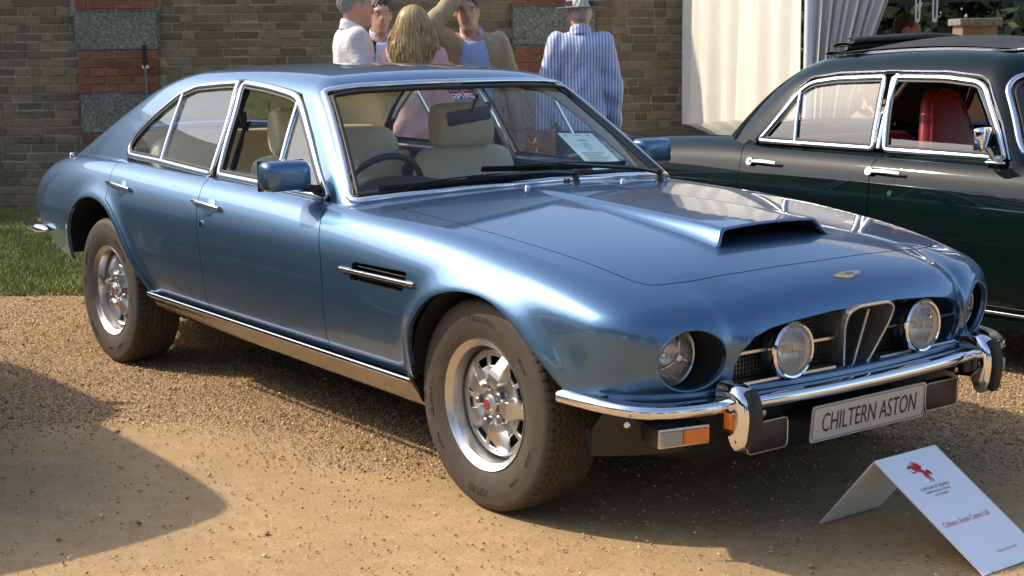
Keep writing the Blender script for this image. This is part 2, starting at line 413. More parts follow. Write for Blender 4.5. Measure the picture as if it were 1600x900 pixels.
# ------------------------------------------------------------ the blue saloon
car = empty('saloon_car', (0, 0, 0), label='metallic light blue four-door classic saloon with bonnet scoop and chrome bumper', cat='car')
th = np.concatenate([np.linspace(-90, -42, 7)[:-1], np.linspace(-42, -15, 12)[:-1], np.linspace(-15, 15, 50)[:-1], np.linspace(15, 27, 34)[:-1], np.linspace(27, 90, 74)])
LOW = ray_surface(f_low, .55, -1.95, 1.72, 300, 92, np.radians(th))
thg = np.concatenate([np.linspace(-10, 20, 40)[:-1], np.linspace(20, 52, 70)[:-1], np.linspace(52, 90, 44)])
TOP = ray_surface(f_top, .80, -1.5, -.15, 110, 110, np.radians(thg), rmax=3.0)
def side_pt(x, z, off=0, f=None):
    x = np.atleast_1d(np.array(x, float)); z = np.atleast_1d(np.array(z, float)); f = f or f_top
    lo = np.zeros_like(x); hi = np.full_like(x, 1.2)
    for _ in range(40):
        m = (lo+hi)/2; v = f(x, m, z); hi = np.where(v > 0, m, hi); lo = np.where(v > 0, lo, m)
    Y = (lo+hi)/2; e = 1e-4
    g = np.stack([f(x+e, Y, z)-f(x-e, Y, z), f(x, Y+e, z)-f(x, Y-e, z), f(x, Y, z+e)-f(x, Y, z-e)], -1); g /= np.linalg.norm(g, axis=1, keepdims=True)
    return np.stack([x, Y, z], -1)+g*off, g
def front_pt(Y, z, off=0, f=None, x1=3.0):
    Y = np.atleast_1d(np.array(Y, float)); z = np.atleast_1d(np.array(z, float)); f = f or f_top; A = np.abs(Y)
    lo = np.full_like(Y, -.6); hi = np.full_like(Y, x1)
    for _ in range(40):
        m = (lo+hi)/2; v = f(m, A, z); hi = np.where(v > 0, m, hi); lo = np.where(v > 0, lo, m)
    x = (lo+hi)/2; e = 1e-4
    g = np.stack([f(x+e, A, z)-f(x-e, A, z), (f(x, A+e, z)-f(x, np.abs(A-e), z))*np.sign(Y+1e-12), f(x, A, z+e)-f(x, A, z-e)], -1); g /= np.linalg.norm(g, axis=1, keepdims=True)
    return np.stack([x, Y, z], -1)+g*off, g
def up_pt(x, Y, off=0, f=None, z1=1.6):
    x = np.atleast_1d(np.array(x, float)); Y = np.atleast_1d(np.array(Y, float)); f = f or f_low; A = np.abs(Y)
    lo = np.full_like(x, .5); hi = np.full_like(x, z1)
    for _ in range(40):
        m = (lo+hi)/2; v = f(x, A, m); hi = np.where(v > 0, m, hi); lo = np.where(v > 0, lo, m)
    z = (lo+hi)/2; e = 1e-4
    g = np.stack([f(x+e, A, z)-f(x-e, A, z), (f(x, A+e, z)-f(x, np.abs(A-e), z))*np.sign(Y+1e-12), f(x, A, z+e)-f(x, A, z-e)], -1); g /= np.linalg.norm(g, axis=1, keepdims=True)
    return np.stack([x, Y, z], -1)+g*off, g
def resample(P, n, closed=False):
    P = np.array(P, float)
    if closed: P = np.concatenate([P, P[:1]])
    d = np.concatenate([[0], np.cumsum(np.linalg.norm(np.diff(P, axis=0), axis=1))]); t = np.linspace(0, d[-1], n, endpoint=not closed)
    return np.stack([np.interp(t, d, P[:, k]) for k in range(P.shape[1])], 1)
def inset(P, d):
    P = np.array(P, float); a = np.roll(P, 1, 0); b = np.roll(P, -1, 0); t = b-a; t /= np.linalg.norm(t, axis=1, keepdims=True)+1e-9
    area = .5*np.sum(P[:, 0]*np.roll(P[:, 1], -1)-np.roll(P[:, 0], -1)*P[:, 1]); s = 1 if area > 0 else -1
    return P+s*d*np.stack([-t[:, 1], t[:, 0]], 1)
# ---- trimming fields
zlow = lambda x: np.interp(x, [-2.75, -2.67, -2.4, -2.25, -2.1, -2.0, -1.8, -.95, 1.13, 1.5, 1.88, 1.95, 2.3], [.68, .665, .61, .545, .485, .46, .445, .394, .361, .36, .40, .425, .425])
GRILLE = np.array([(.0, .655), (.15, .655), (.30, .645), (.40, .632), (.46, .612), (.497, .575), (.510, .53), (.508, .49), (.49, .470), (.30, .462), (0, .458)])
GR_FULL = np.concatenate([GRILLE, (GRILLE*np.array([-1, 1]))[::-1][1:-1]])
HY, HZ, HRY, HRZ = .643, .560, .101, .089
BON = [(.80, 0), (.80, .70), (1.25, .703), (1.45, .697), (1.62, .687), (1.87, .672), (1.94, .664), (1.985, .640), (2.005, .60), (2.02, .531), (2.052, .33), (2.07, .103), (2.073, 0)]
BON_FULL = BON + [(x, -y) for x, y in BON[::-1][1:-1]]
RD = [(-1.43, 1.05), (-1.428, .925), (-1.37, .825), (-1.345, .74), (-1.30, .60), (-1.2, .3), (-.385, .3), (-.385, .43), (-.375, .56), (-.418, .736), (-.46, .86), (-.50, .915), (-.51, 1.05)]
FD = [(-.51, 1.05), (-.50, .915), (-.46, .86), (-.418, .736), (-.375, .56), (-.385, .43), (-.385, .3), (.565, .3), (.563, .39), (.58, .60), (.57, .709), (.52, .82), (.473, .885), (.44, 1.05)]
VENT = round_poly([(.783, .714), (1.116, .714), (1.093, .646), (.763, .650)], .012, 4)
DLO = [(-1.442, .945), (-1.49, .979), (-1.447, 1.046), (-1.332, 1.130), (-1.214, 1.198), (-1.122, 1.244), (-.972, 1.283), (-.756, 1.296), (-.586, 1.303), (-.32, 1.287), (-.138, 1.269), (-.033, 1.255), (.068, 1.190), (.184, 1.105), (.350, .968), (.457, .884), (.457, .80), (-1.44, .80)]
WS = [(.0, .934), (.36, .925), (.593, .910), (.70, .899), (.763, .892), (.742, .93), (.585, 1.262), (.56, 1.272), (.465, 1.283), (.213, 1.291), (0, 1.292)]
WS_FULL = WS + [(-y, z) for y, z in WS[::-1][1:-1]]
def arch_sd(s):
    V = s.V; d = np.minimum(sd_poly(V[:, 0], V[:, 2], ARCH_F), sd_poly(V[:, 0], V[:, 2], ARCH_R)); return np.where(V[:, 1] > .45, d, 1)
L = LOW
L = L.clip(arch_sd(L)); L = L.clip(L.V[:, 2]-zlow(L.V[:, 0]))
L = L.clip(np.where(L.V[:, 0] > 1.9, sd_poly(L.V[:, 1], L.V[:, 2], GR_FULL), 1))
L = L.clip(np.where(L.V[:, 0] > 1.85, (np.sqrt(((L.V[:, 1]-HY)/HRY)**2+((L.V[:, 2]-HZ)/HRZ)**2)-1)*.09, 1))
L = L.clip(f_top(L.V[:, 0], L.V[:, 1], L.V[:, 2])+.03)
def bon_sd(V): return np.where(V[:, 2] > .6, -sd_poly(V[:, 0], V[:, 1], BON_FULL), -1.)
def door_sd(V, P):
    d = -sd_poly(V[:, 0], V[:, 2], P); a = np.minimum(sd_poly(V[:, 0], V[:, 2], ARCH_R), sd_poly(V[:, 0], V[:, 2], ARCH_F))-.03
    return np.where(V[:, 1] > .5, np.minimum(d, a), -1.)
GAP = .0021
bon = L.clip(bon_sd(L.V)-GAP); L = L.clip(-bon_sd(L.V)-GAP)
rd = L.clip(door_sd(L.V, RD)-GAP); L = L.clip(-door_sd(L.V, RD)-GAP)
fd = L.clip(door_sd(L.V, FD)-GAP); L = L.clip(-door_sd(L.V, FD)-GAP)
L = L.clip(np.where(L.V[:, 1] > .7, sd_poly(L.V[:, 0], L.V[:, 2], VENT), 1))
body = L.flange(.016); L2 = body.join(body.mirror())
mobj('body_shell', L2.V, L2.F, M['blue'], car, True, L2.N)
b2 = bon.flange(.014); b2 = b2.join(b2.mirror()); bonnet = mobj('bonnet', b2.V, b2.F, M['blue'], car, True, b2.N)
doors = {}
for s in (-1, 1):
    for nm, d in (('rear_door', rd), ('front_door', fd)):
        q = d if s > 0 else d.mirror(); doors[nm, s] = q.obj(nm, M['blue'], car, .016)
        c = d.offset(-.055); c = c.clip(c.V[:, 2]-.42); c = c if s > 0 else c.mirror()
        mobj('door_card', c.V, [f[::-1] for f in c.F], M['cream'], doors[nm, s], True, -c.N)
# ---- greenhouse
G = TOP.clip(f_low(TOP.V[:, 0], TOP.V[:, 1], TOP.V[:, 2])+.004)
def dlo_sd(V, d=0): return np.where((V[:, 1] > .47) & (V[:, 0] < .5), sd_poly(V[:, 0], V[:, 2], DLO)-d, 1)
def ws_sd(V): return np.where(V[:, 0] > -.02, sd_poly(V[:, 1], V[:, 2], WS_FULL), 1)
REARW = round_poly([(-2.12, -.46), (-1.52, -.42), (-1.52, .42), (-2.12, .46)], .08, 6)
def rw_sd(V): return np.where(V[:, 0] < -1.3, sd_poly(V[:, 0], V[:, 1], REARW), 1)
gs = G.clip(dlo_sd(G.V)); sideglass = G.clip(-dlo_sd(G.V))
wsg = gs.clip(-ws_sd(gs.V)); gs = gs.clip(ws_sd(gs.V))
rwg = gs.clip(-rw_sd(gs.V)); gs = gs.clip(rw_sd(gs.V))
t = gs.flange(.022); t = t.join(t.mirror()); roof = mobj('roof', t.V, t.F, M['blue'], car, True, t.N)
t = gs.offset(-.026); t = t.join(t.mirror()); mobj('headliner', t.V, [f[::-1] for f in t.F], M['liner'], roof, True, -t.N)
t = wsg.offset(-.012); t = t.join(t.mirror()); wscreen = mobj('windscreen', t.V, t.F, M['glass2'], car, True, t.N)
t = rwg.offset(-.008); t = t.join(t.mirror()); rwin = mobj('rear_window', t.V, t.F, M['glass'], car, True, t.N)
RP = round_poly([(-1.425, .953), (-1.474, .985), (-1.435, 1.042), (-1.325, 1.121), (-1.207, 1.186), (-1.115, 1.232), (-.97, 1.270), (-.756, 1.283), (-.607, 1.289), (-.555, 1.18), (-.532, 1.08), (-.522, .922), (-.70, .930), (-1.047, .946)], [.01, .03, .02, .02, .02, .02, .02, .02, .012, .05, .05, .01, .05, .05], 4)
FP = round_poly([(-.563, 1.290), (-.32, 1.274), (-.14, 1.255), (-.045, 1.240), (.054, 1.178), (.168, 1.094), (.333, .962), (.425, .896), (0, .911), (-.455, .924), (-.49, 1.08), (-.51, 1.18)], [.012, .05, .05, .045, .05, .05, .05, .008, .05, .01, .05, .05], 4)
for s in (-1, 1):
    for nm, P, n in (('rear_door', RP, 120), ('front_door', FP, 120)):
        d = doors[nm, s]
        for part, ins, wd, ht, mt in (('window_frame', 0, .026, .013, 'chrome'), ('window_seal', .0175, .011, .006, 'rubber')):
            Q = resample(inset(P, ins), n, True); pt, g = side_pt(Q[:, 0], Q[:, 1], -.004)
            fl = np.array([1, s, 1]); sweepobj(part, pt*fl, rprof(wd, ht, .45), M[mt], d, g*fl, True)
        q = sideglass.clip(-sd_poly(sideglass.V[:, 0], sideglass.V[:, 2], inset(P, .008)))
        if nm == 'front_door' and s < 0:    # wound down, vent pane and a strip of glass remain
            vp = q.clip(sd_poly(q.V[:, 0], q.V[:, 2], [(-2, .5), (.05, .5), (-.035, 1.5), (-2, 1.5)]))
            q = q.clip(.955-(q.V[:, 2]+.03*(q.V[:, 0]+.45)))
            q = q.clip(-sd_poly(q.V[:, 0], q.V[:, 2], [(-2, .5), (.03, .5), (-.03, 1.5), (-2, 1.5)]))
            vp = vp.offset(-.006).mirror(); vp.obj('vent_pane', M['glass'], d)
        q = q.offset(-.008); q = q if s > 0 else q.mirror(); q.obj('window_pane', M['glass'], d)
    Q = resample(DLO[:-2], 150); pt, g = side_pt(Q[:, 0], Q[:, 1], -.012); fl = np.array([1, s, 1]); sweepobj('gap_shade_strip', pt*fl, rprof(.012, .010, .4), M['rubber'], roof, g*fl)  # black strip: shade of the gap round the window frames put into colour
    for a, b, d in (((-1.083, 1.235), (-1.034, .948), 'rear_door'), ((-.036, 1.237), (.035, .912), 'front_door')):
        Q = resample([a, b], 16); pt, g = side_pt(Q[:, 0], Q[:, 1], -.004); sweepobj('window_divider', pt*fl, rprof(.02, .012, .45), M['chrome'], doors[d, s], g*fl)
Q = resample(round_poly(WS_FULL, .03, 5), 260, True); pt, g = front_pt(Q[:, 0], Q[:, 1], -.008); sweepobj('windscreen_frame', pt, rprof(.026, .017, .45), M['chrome'], wscreen, g, True)
Q = resample(inset(round_poly(WS_FULL, .03, 5), .019), 260, True); pt, g = front_pt(Q[:, 0], Q[:, 1], -.008); sweepobj('windscreen_seal', pt, rprof(.016, .012, .4), M['rubber'], wscreen, g, True)
pt, g = up_pt(*resample(REARW, 120, True).T, -.006, f_top, 1.7); sweepobj('rear_window_frame', pt, rprof(.022, .012, .45), M['chrome'], rwin, g, True)
# ---- wheel wells, floor, closing panels
for A in (ARCH_F, ARCH_R):
    for s in (-1, 1):
        A = A[A[:, 1] > np.maximum(zlow(A[:, 0])+.01, .36)]; n = len(A); Vv = []; 
        for Y, k in ((.884, 1.0), (.50, 1.0)):
            for x, z in A: Vv.append((x, s*Y, z))
        Ff = [(i, i+1, n+i+1, n+i) for i in range(n-1)]+[tuple(range(n, 2*n))]
        mobj('wheel_well', Vv, Ff, M['matt'], car, True)
for nm, c, sz in (('floor_pan', (0, 0, .33), (2.0, 1.56, .06)), ('engine_undertray', (1.56, 0, .34), (.98, .98, .26)), ('rear_undertray', (-1.75, 0, .37), (1.5, 1.0, .22)), ('bulkhead', (1.02, 0, .58), (.06, 1.6, .5)), ('boot_bulkhead', (-1.42, 0, .55), (.05, 1.0, .5))):
    boxobj(nm, c, sz, M['under'], car, bev=.01)
boxobj('exhaust_box', (.45, -.45, .27), (.5, .2, .06), M['under'], car, bev=.02)
# ---- sill
xs = np.linspace(-.93, 1.115, 40)
for s in (-1, 1):
    zt = zlow(xs); zb = np.interp(xs, [-.93, 1.115], [.305, .262])
    V = []; prof = [(.880, 0, .002), (.884, 0, -.010), (.878, 0, -.022), (.868, .35, 0), (.858, .5, 0), (.846, .75, 0), (.826, .96, 0), (.812, 1.05, 0)]
    for i, x in enumerate(xs):
        for Y, k, dz in prof: V.append((x, s*Y, zt[i]+dz+(zb[i]-zt[i])*k))
    k = len(prof); F = [(i*k+j, (i+1)*k+j, (i+1)*k+j+1, i*k+j+1) for i in range(39) for j in range(k-1)]
    F += [tuple(range(k)), tuple(range(39*k, 40*k))]
    mobj('sill_panel', V, F, M['stain'], car, True, sharp=30)
    pt = np.stack([xs, np.full(40, s*.886), zt-.004], 1); sweepobj('sill_strip', pt, rprof(.017, .010, .5), M['chrome'], car, np.array([0, s, .25]))
# ---- side vents, handles, locks
for s in (-1, 1):
    fl = np.array([1, s, 1]); n = len(VENT); pt, g = side_pt(VENT[:, 0], VENT[:, 1], 0, f_low)
    V = np.concatenate([pt*fl, (pt-np.array([0, .05, 0]))*fl]); mobj('side_vent', V, [(i, (i+1) % n, n+(i+1) % n, n+i) for i in range(n)]+[tuple(range(n, 2*n))], M['matt'], car, False)
    Q = resample([(.712, .683), (1.167, .679)], 12); pt, g = side_pt(Q[:, 0], Q[:, 1], -.002, f_low); sweepobj('vent_strip', pt*fl, rprof(.017, .014, .5), M['stain'], car, g*fl)
    for j in range(3):
        Q = resample([(.80, .664-.0+j*.018), (1.09, .660+j*.018)], 4); pt, g = side_pt(Q[:, 0], Q[:, 1], -.03, f_low); sweepobj('vent_louvre', pt*fl, rprof(.004, .02, .3), M['black'], car, g*fl)
    for nm, a, b in (('rear_door', (-1.36, .836), (-1.105, .824)), ('front_door', (-.465, .819), (-.225, .809))):
        Q = resample([a, b], 14); off = .012+.014*np.sin(np.linspace(.15, math.pi-.15, 14)); pt, g = side_pt(Q[:, 0], Q[:, 1], 0, f_low); pt = pt+g*off[:, None]
        h = sweepobj('door_handle', pt*fl, circ(.0085, 10), M['chrome'], doors[nm, s], g*fl)
        for t_ in (.06, .94):
            x, z = np.array(a)*(1-t_)+np.array(b)*t_; p, g1 = side_pt(x, z, 0, f_low); p2 = p+g1*.02
            sweepobj('handle_foot', np.array([p[0]-g1[0]*.004, p2[0]])*fl, circ(.011, 10), M['chrome'], h, np.array([1, 0, 0.]))
        # dished recess behind the handle
        x, z = np.array(a)*.45+np.array(b)*.55; p, g1 = side_pt(x, z, .0008, f_low)
        rx = .048; aa = np.linspace(0, 2*math.pi, 26, endpoint=False); ring, gg = side_pt(x+rx*np.cos(aa), z-.006+.034*np.sin(aa), .0016, f_low)
        mid, gm = side_pt(x+rx*.55*np.cos(aa), z-.006+.034*.55*np.sin(aa), -.0, f_low); mid = mid+gm*.004
        V = np.concatenate([ring, mid, p+g1*.0045])*fl; F = [(i, (i+1) % 26, 26+(i+1) % 26, 26+i) for i in range(26)]+[(26+i, 26+(i+1) % 26, 52) for i in range(26)]
        o = mobj('handle_cup', V, F, M['blue'], doors[nm, s], True)
    p, g = side_pt(-.372, .742, 0, f_low); V, F = sweep(np.array([p[0]-g[0]*.002, p[0]+g[0]*.007])*fl, circ(.011, 14), np.array([1, 0, 0.])); mobj('door_lock', V, F, M['chrome'], doors['front_door', s], True, sharp=40)
# ---- bonnet scoop
def scoop():
    ns, ntt = 70, 41; V = []; us = np.linspace(0, 1, ns)
    for u in us:
        x = .74+1.105*u; wo = .175+.085*u; h = .052*(u**1.25)
        for t_ in np.linspace(-1, 1, ntt):
            y = t_*wo; a = abs(t_); e = min(max((1-a)/.20, 0), 1); e = e*e*(3-2*e); V.append((x+.022*(1-e)*u, y, h*e*(1-.10*t_*t_)))
    V = np.array(V); base, g = up_pt(V[:, 0], V[:, 1]); V2 = base.copy(); V2[:, 2] += V[:, 2]+.0006
    F = [(i*ntt+j, (i+1)*ntt+j, (i+1)*ntt+j+1, i*ntt+j+1) for i in range(ns-1) for j in range(ntt-1)]
    sc = mobj('bonnet_scoop', V2, F, M['blue'], bonnet, True)
    # rolled lip and dark throat
    k0 = (ns-1)*ntt; lip = V2[k0:k0+ntt]; inner = []
    for kk, (dx, dz) in enumerate(((0, 0), (.006, -.003), (.004, -.009), (-.01, -.012), (-.14, -.012))):
        q = lip.copy(); e = np.clip((V[k0:k0+ntt, 2])/.012, 0, 1); q[:, 0] += dx*e; q[:, 2] += dz*e; q[:, 1] *= (1-.02*min(kk, 2)); inner.append(q)
    P = np.concatenate(inner); F = [(r*ntt+j, r*ntt+j+1, (r+1)*ntt+j+1, (r+1)*ntt+j) for r in range(3) for j in range(ntt-1)]
    mobj('scoop_lip', P[:4*ntt], F, M['blue'], sc, True)
    a, b = inner[3], inner[4]; mobj('scoop_throat', np.concatenate([a, b]), [(j, j+1, ntt+j+1, ntt+j) for j in range(ntt-1)], M['matt'], sc, True)
    bk = inner[4].copy(); lo = bk.copy(); lo[:, 2], _ = (up_pt(lo[:, 0], lo[:, 1])[0][:, 2]+.001), 0
    mobj('scoop_back', np.concatenate([bk, lo]), [(j, j+1, ntt+j+1, ntt+j) for j in range(ntt-1)], M['matt'], sc, False)
scoop()
# ---- badge (winged, gilt) on the nose
def badge():
    pts = np.array([(-.062, .004), (-.04, .011), (-.015, .0135), (0, .012), (.015, .0135), (.04, .011), (.062, .004), (.045, -.004), (.022, -.0115), (0, -.0135), (-.022, -.0115), (-.045, -.004)])
    c, g = up_pt([2.168], [0.]); c, g = c[0], g[0]; ex = np.array([0, 1., 0]); ey = np.cross(g, ex); ey = ey*(-1 if ey[2] < 0 else 1); n = len(pts)
    lo = [c+ex*a+ey*b+g*.0005 for a, b in pts]; hi = [c+ex*a*.92+ey*b*.86+g*.006 for a, b in pts]
    mobj('winged_badge', lo+hi+[c+g*.0075], [(i, (i+1) % n, n+(i+1) % n, n+i) for i in range(n)]+[(n+i, n+(i+1) % n, 2*n) for i in range(n)], M['badge'], car, True, sharp=30)
    V = [c+ex*a+ey*b+g*.0079 for a, b in ((-.017, -.004), (.017, -.004), (.017, .004), (-.017, .004))]; mobj('badge_bar', V+[v-g*.003 for v in V], [(0, 1, 2, 3), (0, 4, 5, 1), (1, 5, 6, 2), (2, 6, 7, 3), (3, 7, 4, 0)], M['grey'], car, False)
badge()
# ---- grille
grille = empty('grille', (0, 0, 0)); grille.parent = car
n = len(GR_FULL); GP = resample(round_poly(GR_FULL, .03, 3), 140, True); pt, g = front_pt(GP[:, 0], GP[:, 1], -.002, f_low); n = len(pt)
inn = pt.copy(); inn[:, 0] = 2.12; inn[:, 1] *= .985; inn[:, 2] = (inn[:, 2]-.556)*.96+.556
mobj('grille_surround', np.concatenate([pt, inn]), [(i, (i+1) % n, n+(i+1) % n, n+i) for i in range(n)], M['blue'], grille, True)
mobj('grille_backing', np.concatenate([inn-np.array([.05, 0, 0])]), [tuple(range(n))], M['matt'], grille, False)
def zext(y, P):
    P = np.array(P); z = []
    for a, b in zip(P, np.roll(P, -1, 0)):
        if (a[0]-y)*(b[0]-y) < 0: z.append(a[1]+(b[1]-a[1])*(y-a[0])/(b[0]-a[0]))
    return (min(z), max(z)) if len(z) > 1 else None
bm = bmesh.new()
for y in np.arange(-.497, .5, .0142):
    e = zext(y, GR_FULL)
    if e: box(bm, (2.135, y, (e[0]+e[1])/2), (.004, .0032, e[1]-e[0]))
for z in np.arange(.466, .655, .0125):
    ys = [y for y in np.arange(-.51, .511, .01) if zext(y, GR_FULL) and zext(y, GR_FULL)[0] < z < zext(y, GR_FULL)[1]]
    if ys: box(bm, (2.1325, 0, z), (.004, 2*max(ys), .0032))
bmobj('grille_mesh', bm, M['grey'], grille)
for s in (-1, 1):
    for z, xx in ((.563, 2.185), (.476, 2.195)):
        V, F = sweep(resample([(xx, s*.10, z), (xx-.02, s*.497, z-.002)], 6), [(-.02, -.004), (.02, -.004), (.024, 0), (.02, .004), (-.02, .004)], np.array([0, 0, 1.])); mobj('grille_bar', V, F, M['satin'], grille, True, sharp=30)
def dframe():
    out = round_poly([(-.055, .464), (-.106, .60), (-.106, .645), (-.07, .662), (.07, .662), (.106, .645), (.106, .60), (.055, .464)], [.015, .05, .02, .02, .02, .02, .05, .015], 5)
    P = resample(out, 90, True); n = len(P); c = P.mean(0)
    def ring(x, k): return [(x-.32*max(.66-p[1], 0)*(1 if x > 2.2 else 0), c[0]+(p[0]-c[0])*k, c[1]+(p[1]-c[1])*k) for p in P]
    rings = [ring(2.135, 1.08), ring(2.245, 1.03), ring(2.262, 1.0), ring(2.265, .965), ring(2.255, .94), ring(2.14, .80)]
    V = sum(rings, []); F = [(r*n+i, r*n+(i+1) % n, (r+1)*n+(i+1) % n, (r+1)*n+i) for r in range(5) for i in range(n)]
    o = mobj('centre_grille_frame', V, F, M['grey'], grille, True, sharp=40)
    bm = bmesh.new(); box(bm, (2.175, 0, .566), (.10, .011, .19), Matrix.Rotation(R(17), 3, 'Y'), bev=.003); bmobj('centre_grille_divider', bm, M['satin'], o)
    V, F = sweep(np.array(ring(2.2665, .982)), rprof(.009, .003, .4, -.001), np.array([1., 0, 0]), True); mobj('centre_grille_rim', V, F, M['satin'], o, True)
dframe()
# ---- lamps
def lamp(name, c, r, s, spot):
    cx, cy, cz = c; root = empty(name, (0, 0, 0)); root.parent = car
    if spot:
        latheobj('lamp_shell', [(r*.45, -.10), (r*.75, -.085), (r*1.0, -.045), (r*1.06, -.012), (r*1.06, -.004)], M['blue'], root, 40, 'x', c)
        latheobj('lamp_rim', [(r*1.05, -.022), (r*1.09, -.012), (r*1.075, .001), (r*1.0, .007), (r*.93, .005), (r*.90, -.002)], M['chrome'], root, 48, 'x', c)
        latheobj('lamp_reflector', [(r*.92, -.004), (r*.80, -.024), (r*.55, -.044), (r*.25, -.054), (.0001, -.056)], M['reflector'], root, 40, 'x', c)
        latheobj('lamp_glass', [(r*.92, .001), (r*.75, .009), (r*.4, .016), (.0001, .018)], M['fluted'], root, 40, 'x', c)
        latheobj('lamp_bulb_shield', [(.0001, -.012), (.012, -.014), (.013, -.03), (.008, -.05)], M['satin'], root, 20, 'x', c)
        boxobj('lamp_clip', (cx-.008, cy-r*1.08, cz+.01), (.016, .008, .02), M['chrome'], root, bev=.002)
        boxobj('lamp_bracket', (cx-.07, cy, cz-r-.005), (.03, .05, .03), M['black'], root, bev=.003)
    else:
        aa = np.linspace(0, 2*math.pi, 64, endpoint=False); ys = cy/abs(cy)*(HY+HRY*np.cos(aa)); zs = HZ+HRZ*np.sin(aa)
        pt, g = front_pt(ys, zs, -.001, f_low); back = pt.copy(); back[:, 0] = 2.02; back[:, 1] = cy+(ys-cy/abs(cy)*HY)*.98; nn = 64
        mobj('lamp_bucket', np.concatenate([pt, back]), [(i, (i+1) % nn, nn+(i+1) % nn, nn+i) for i in range(nn)]+[tuple(range(nn, 2*nn))], M['matt'], root, True, sharp=50)
        sweepobj('lamp_surround', pt+g*.0, circ(.0045, 8), M['blue'], root, g, True)
        latheobj('lamp_rim', [(r*.97, -.03), (r*1.05, -.012), (r*1.04, 0), (r*.99, .003), (r*.95, 0)], M['satin'], root, 48, 'x', c)
        latheobj('lamp_reflector', [(r*.96, -.004), (r*.84, -.03), (r*.55, -.056), (r*.25, -.066), (.0001, -.068)], M['reflector'], root, 40, 'x', c)
        latheobj('lamp_glass', [(r*.97, .0), (r*.78, .014), (r*.4, .025), (.0001, .028)], M['fluted'], root, 40, 'x', c)
        for a in (90, 205, 335):
            p0 = (cx+.024, cy+.010*math.cos(R(a)), cz+.010*math.sin(R(a))); p1 = (cx+.001, cy+r*.95*math.cos(R(a)), cz+r*.95*math.sin(R(a))); pm = (cx+.026, (p0[1]+p1[1])/2, (p0[2]+p1[2])/2)
            sweepobj('lamp_tripod', catmull([p0, pm, p1], 5), circ(.0032, 6), M['satin'], root, np.array([1., 0, 0]))
        latheobj('lamp_boss', [(.013, .022), (.013, .034), (.009, .037), (.008, .033), (.0001, .033)], M['satin'], root, 20, 'x', c)
def fluted():
    m = NB('fluted_glass'); tr = m.n('ShaderNodeBsdfTransparent'); tr.inputs[0].default_value = (.93, .92, .88, 1); gl = m.n('ShaderNodeBsdfGlossy'); gl.inputs['Roughness'].default_value = .03
    tl = m.n('ShaderNodeBsdfTranslucent'); tl.inputs[0].default_value = (.8, .78, .72, 1); df = m.n('ShaderNodeBsdfDiffuse'); df.inputs[0].default_value = (.6, .58, .54, 1)
    wv = m.n('ShaderNodeTexWave', wave_type='BANDS', bands_direction='Y'); wv.inputs['Scale'].default_value = 34; m.l(m.co(), wv.inputs['Vector'])
    bp = m.n('ShaderNodeBump'); bp.inputs['Strength'].default_value = .5; bp.inputs['Distance'].default_value = .004; m.l(wv.outputs['Fac'], bp.inputs['Height']); m.l(bp.outputs[0], gl.inputs['Normal'])
    a = m.n('ShaderNodeMixShader'); a.inputs[0].default_value = .34; m.l(tr.outputs[0], a.inputs[1]); m.l(df.outputs[0], a.inputs[2])
    fr = m.n('ShaderNodeFresnel'); fr.inputs[0].default_value = 1.6; m.l(bp.outputs[0], fr.inputs['Normal']); b = m.n('ShaderNodeMixShader'); m.l(fr.outputs[0], b.inputs[0]); m.l(a.outputs[0], b.inputs[1]); m.l(gl.outputs[0], b.inputs[2]); m.l(b.outputs[0], m.out.inputs[0]); return m.m
M['fluted'] = fluted()
for s in (-1, 1):
    lamp('spot_lamp', (2.222, s*.295, .552), .079, s, True); lamp('headlamp', (2.088, s*.648, .562), .086, s, False)
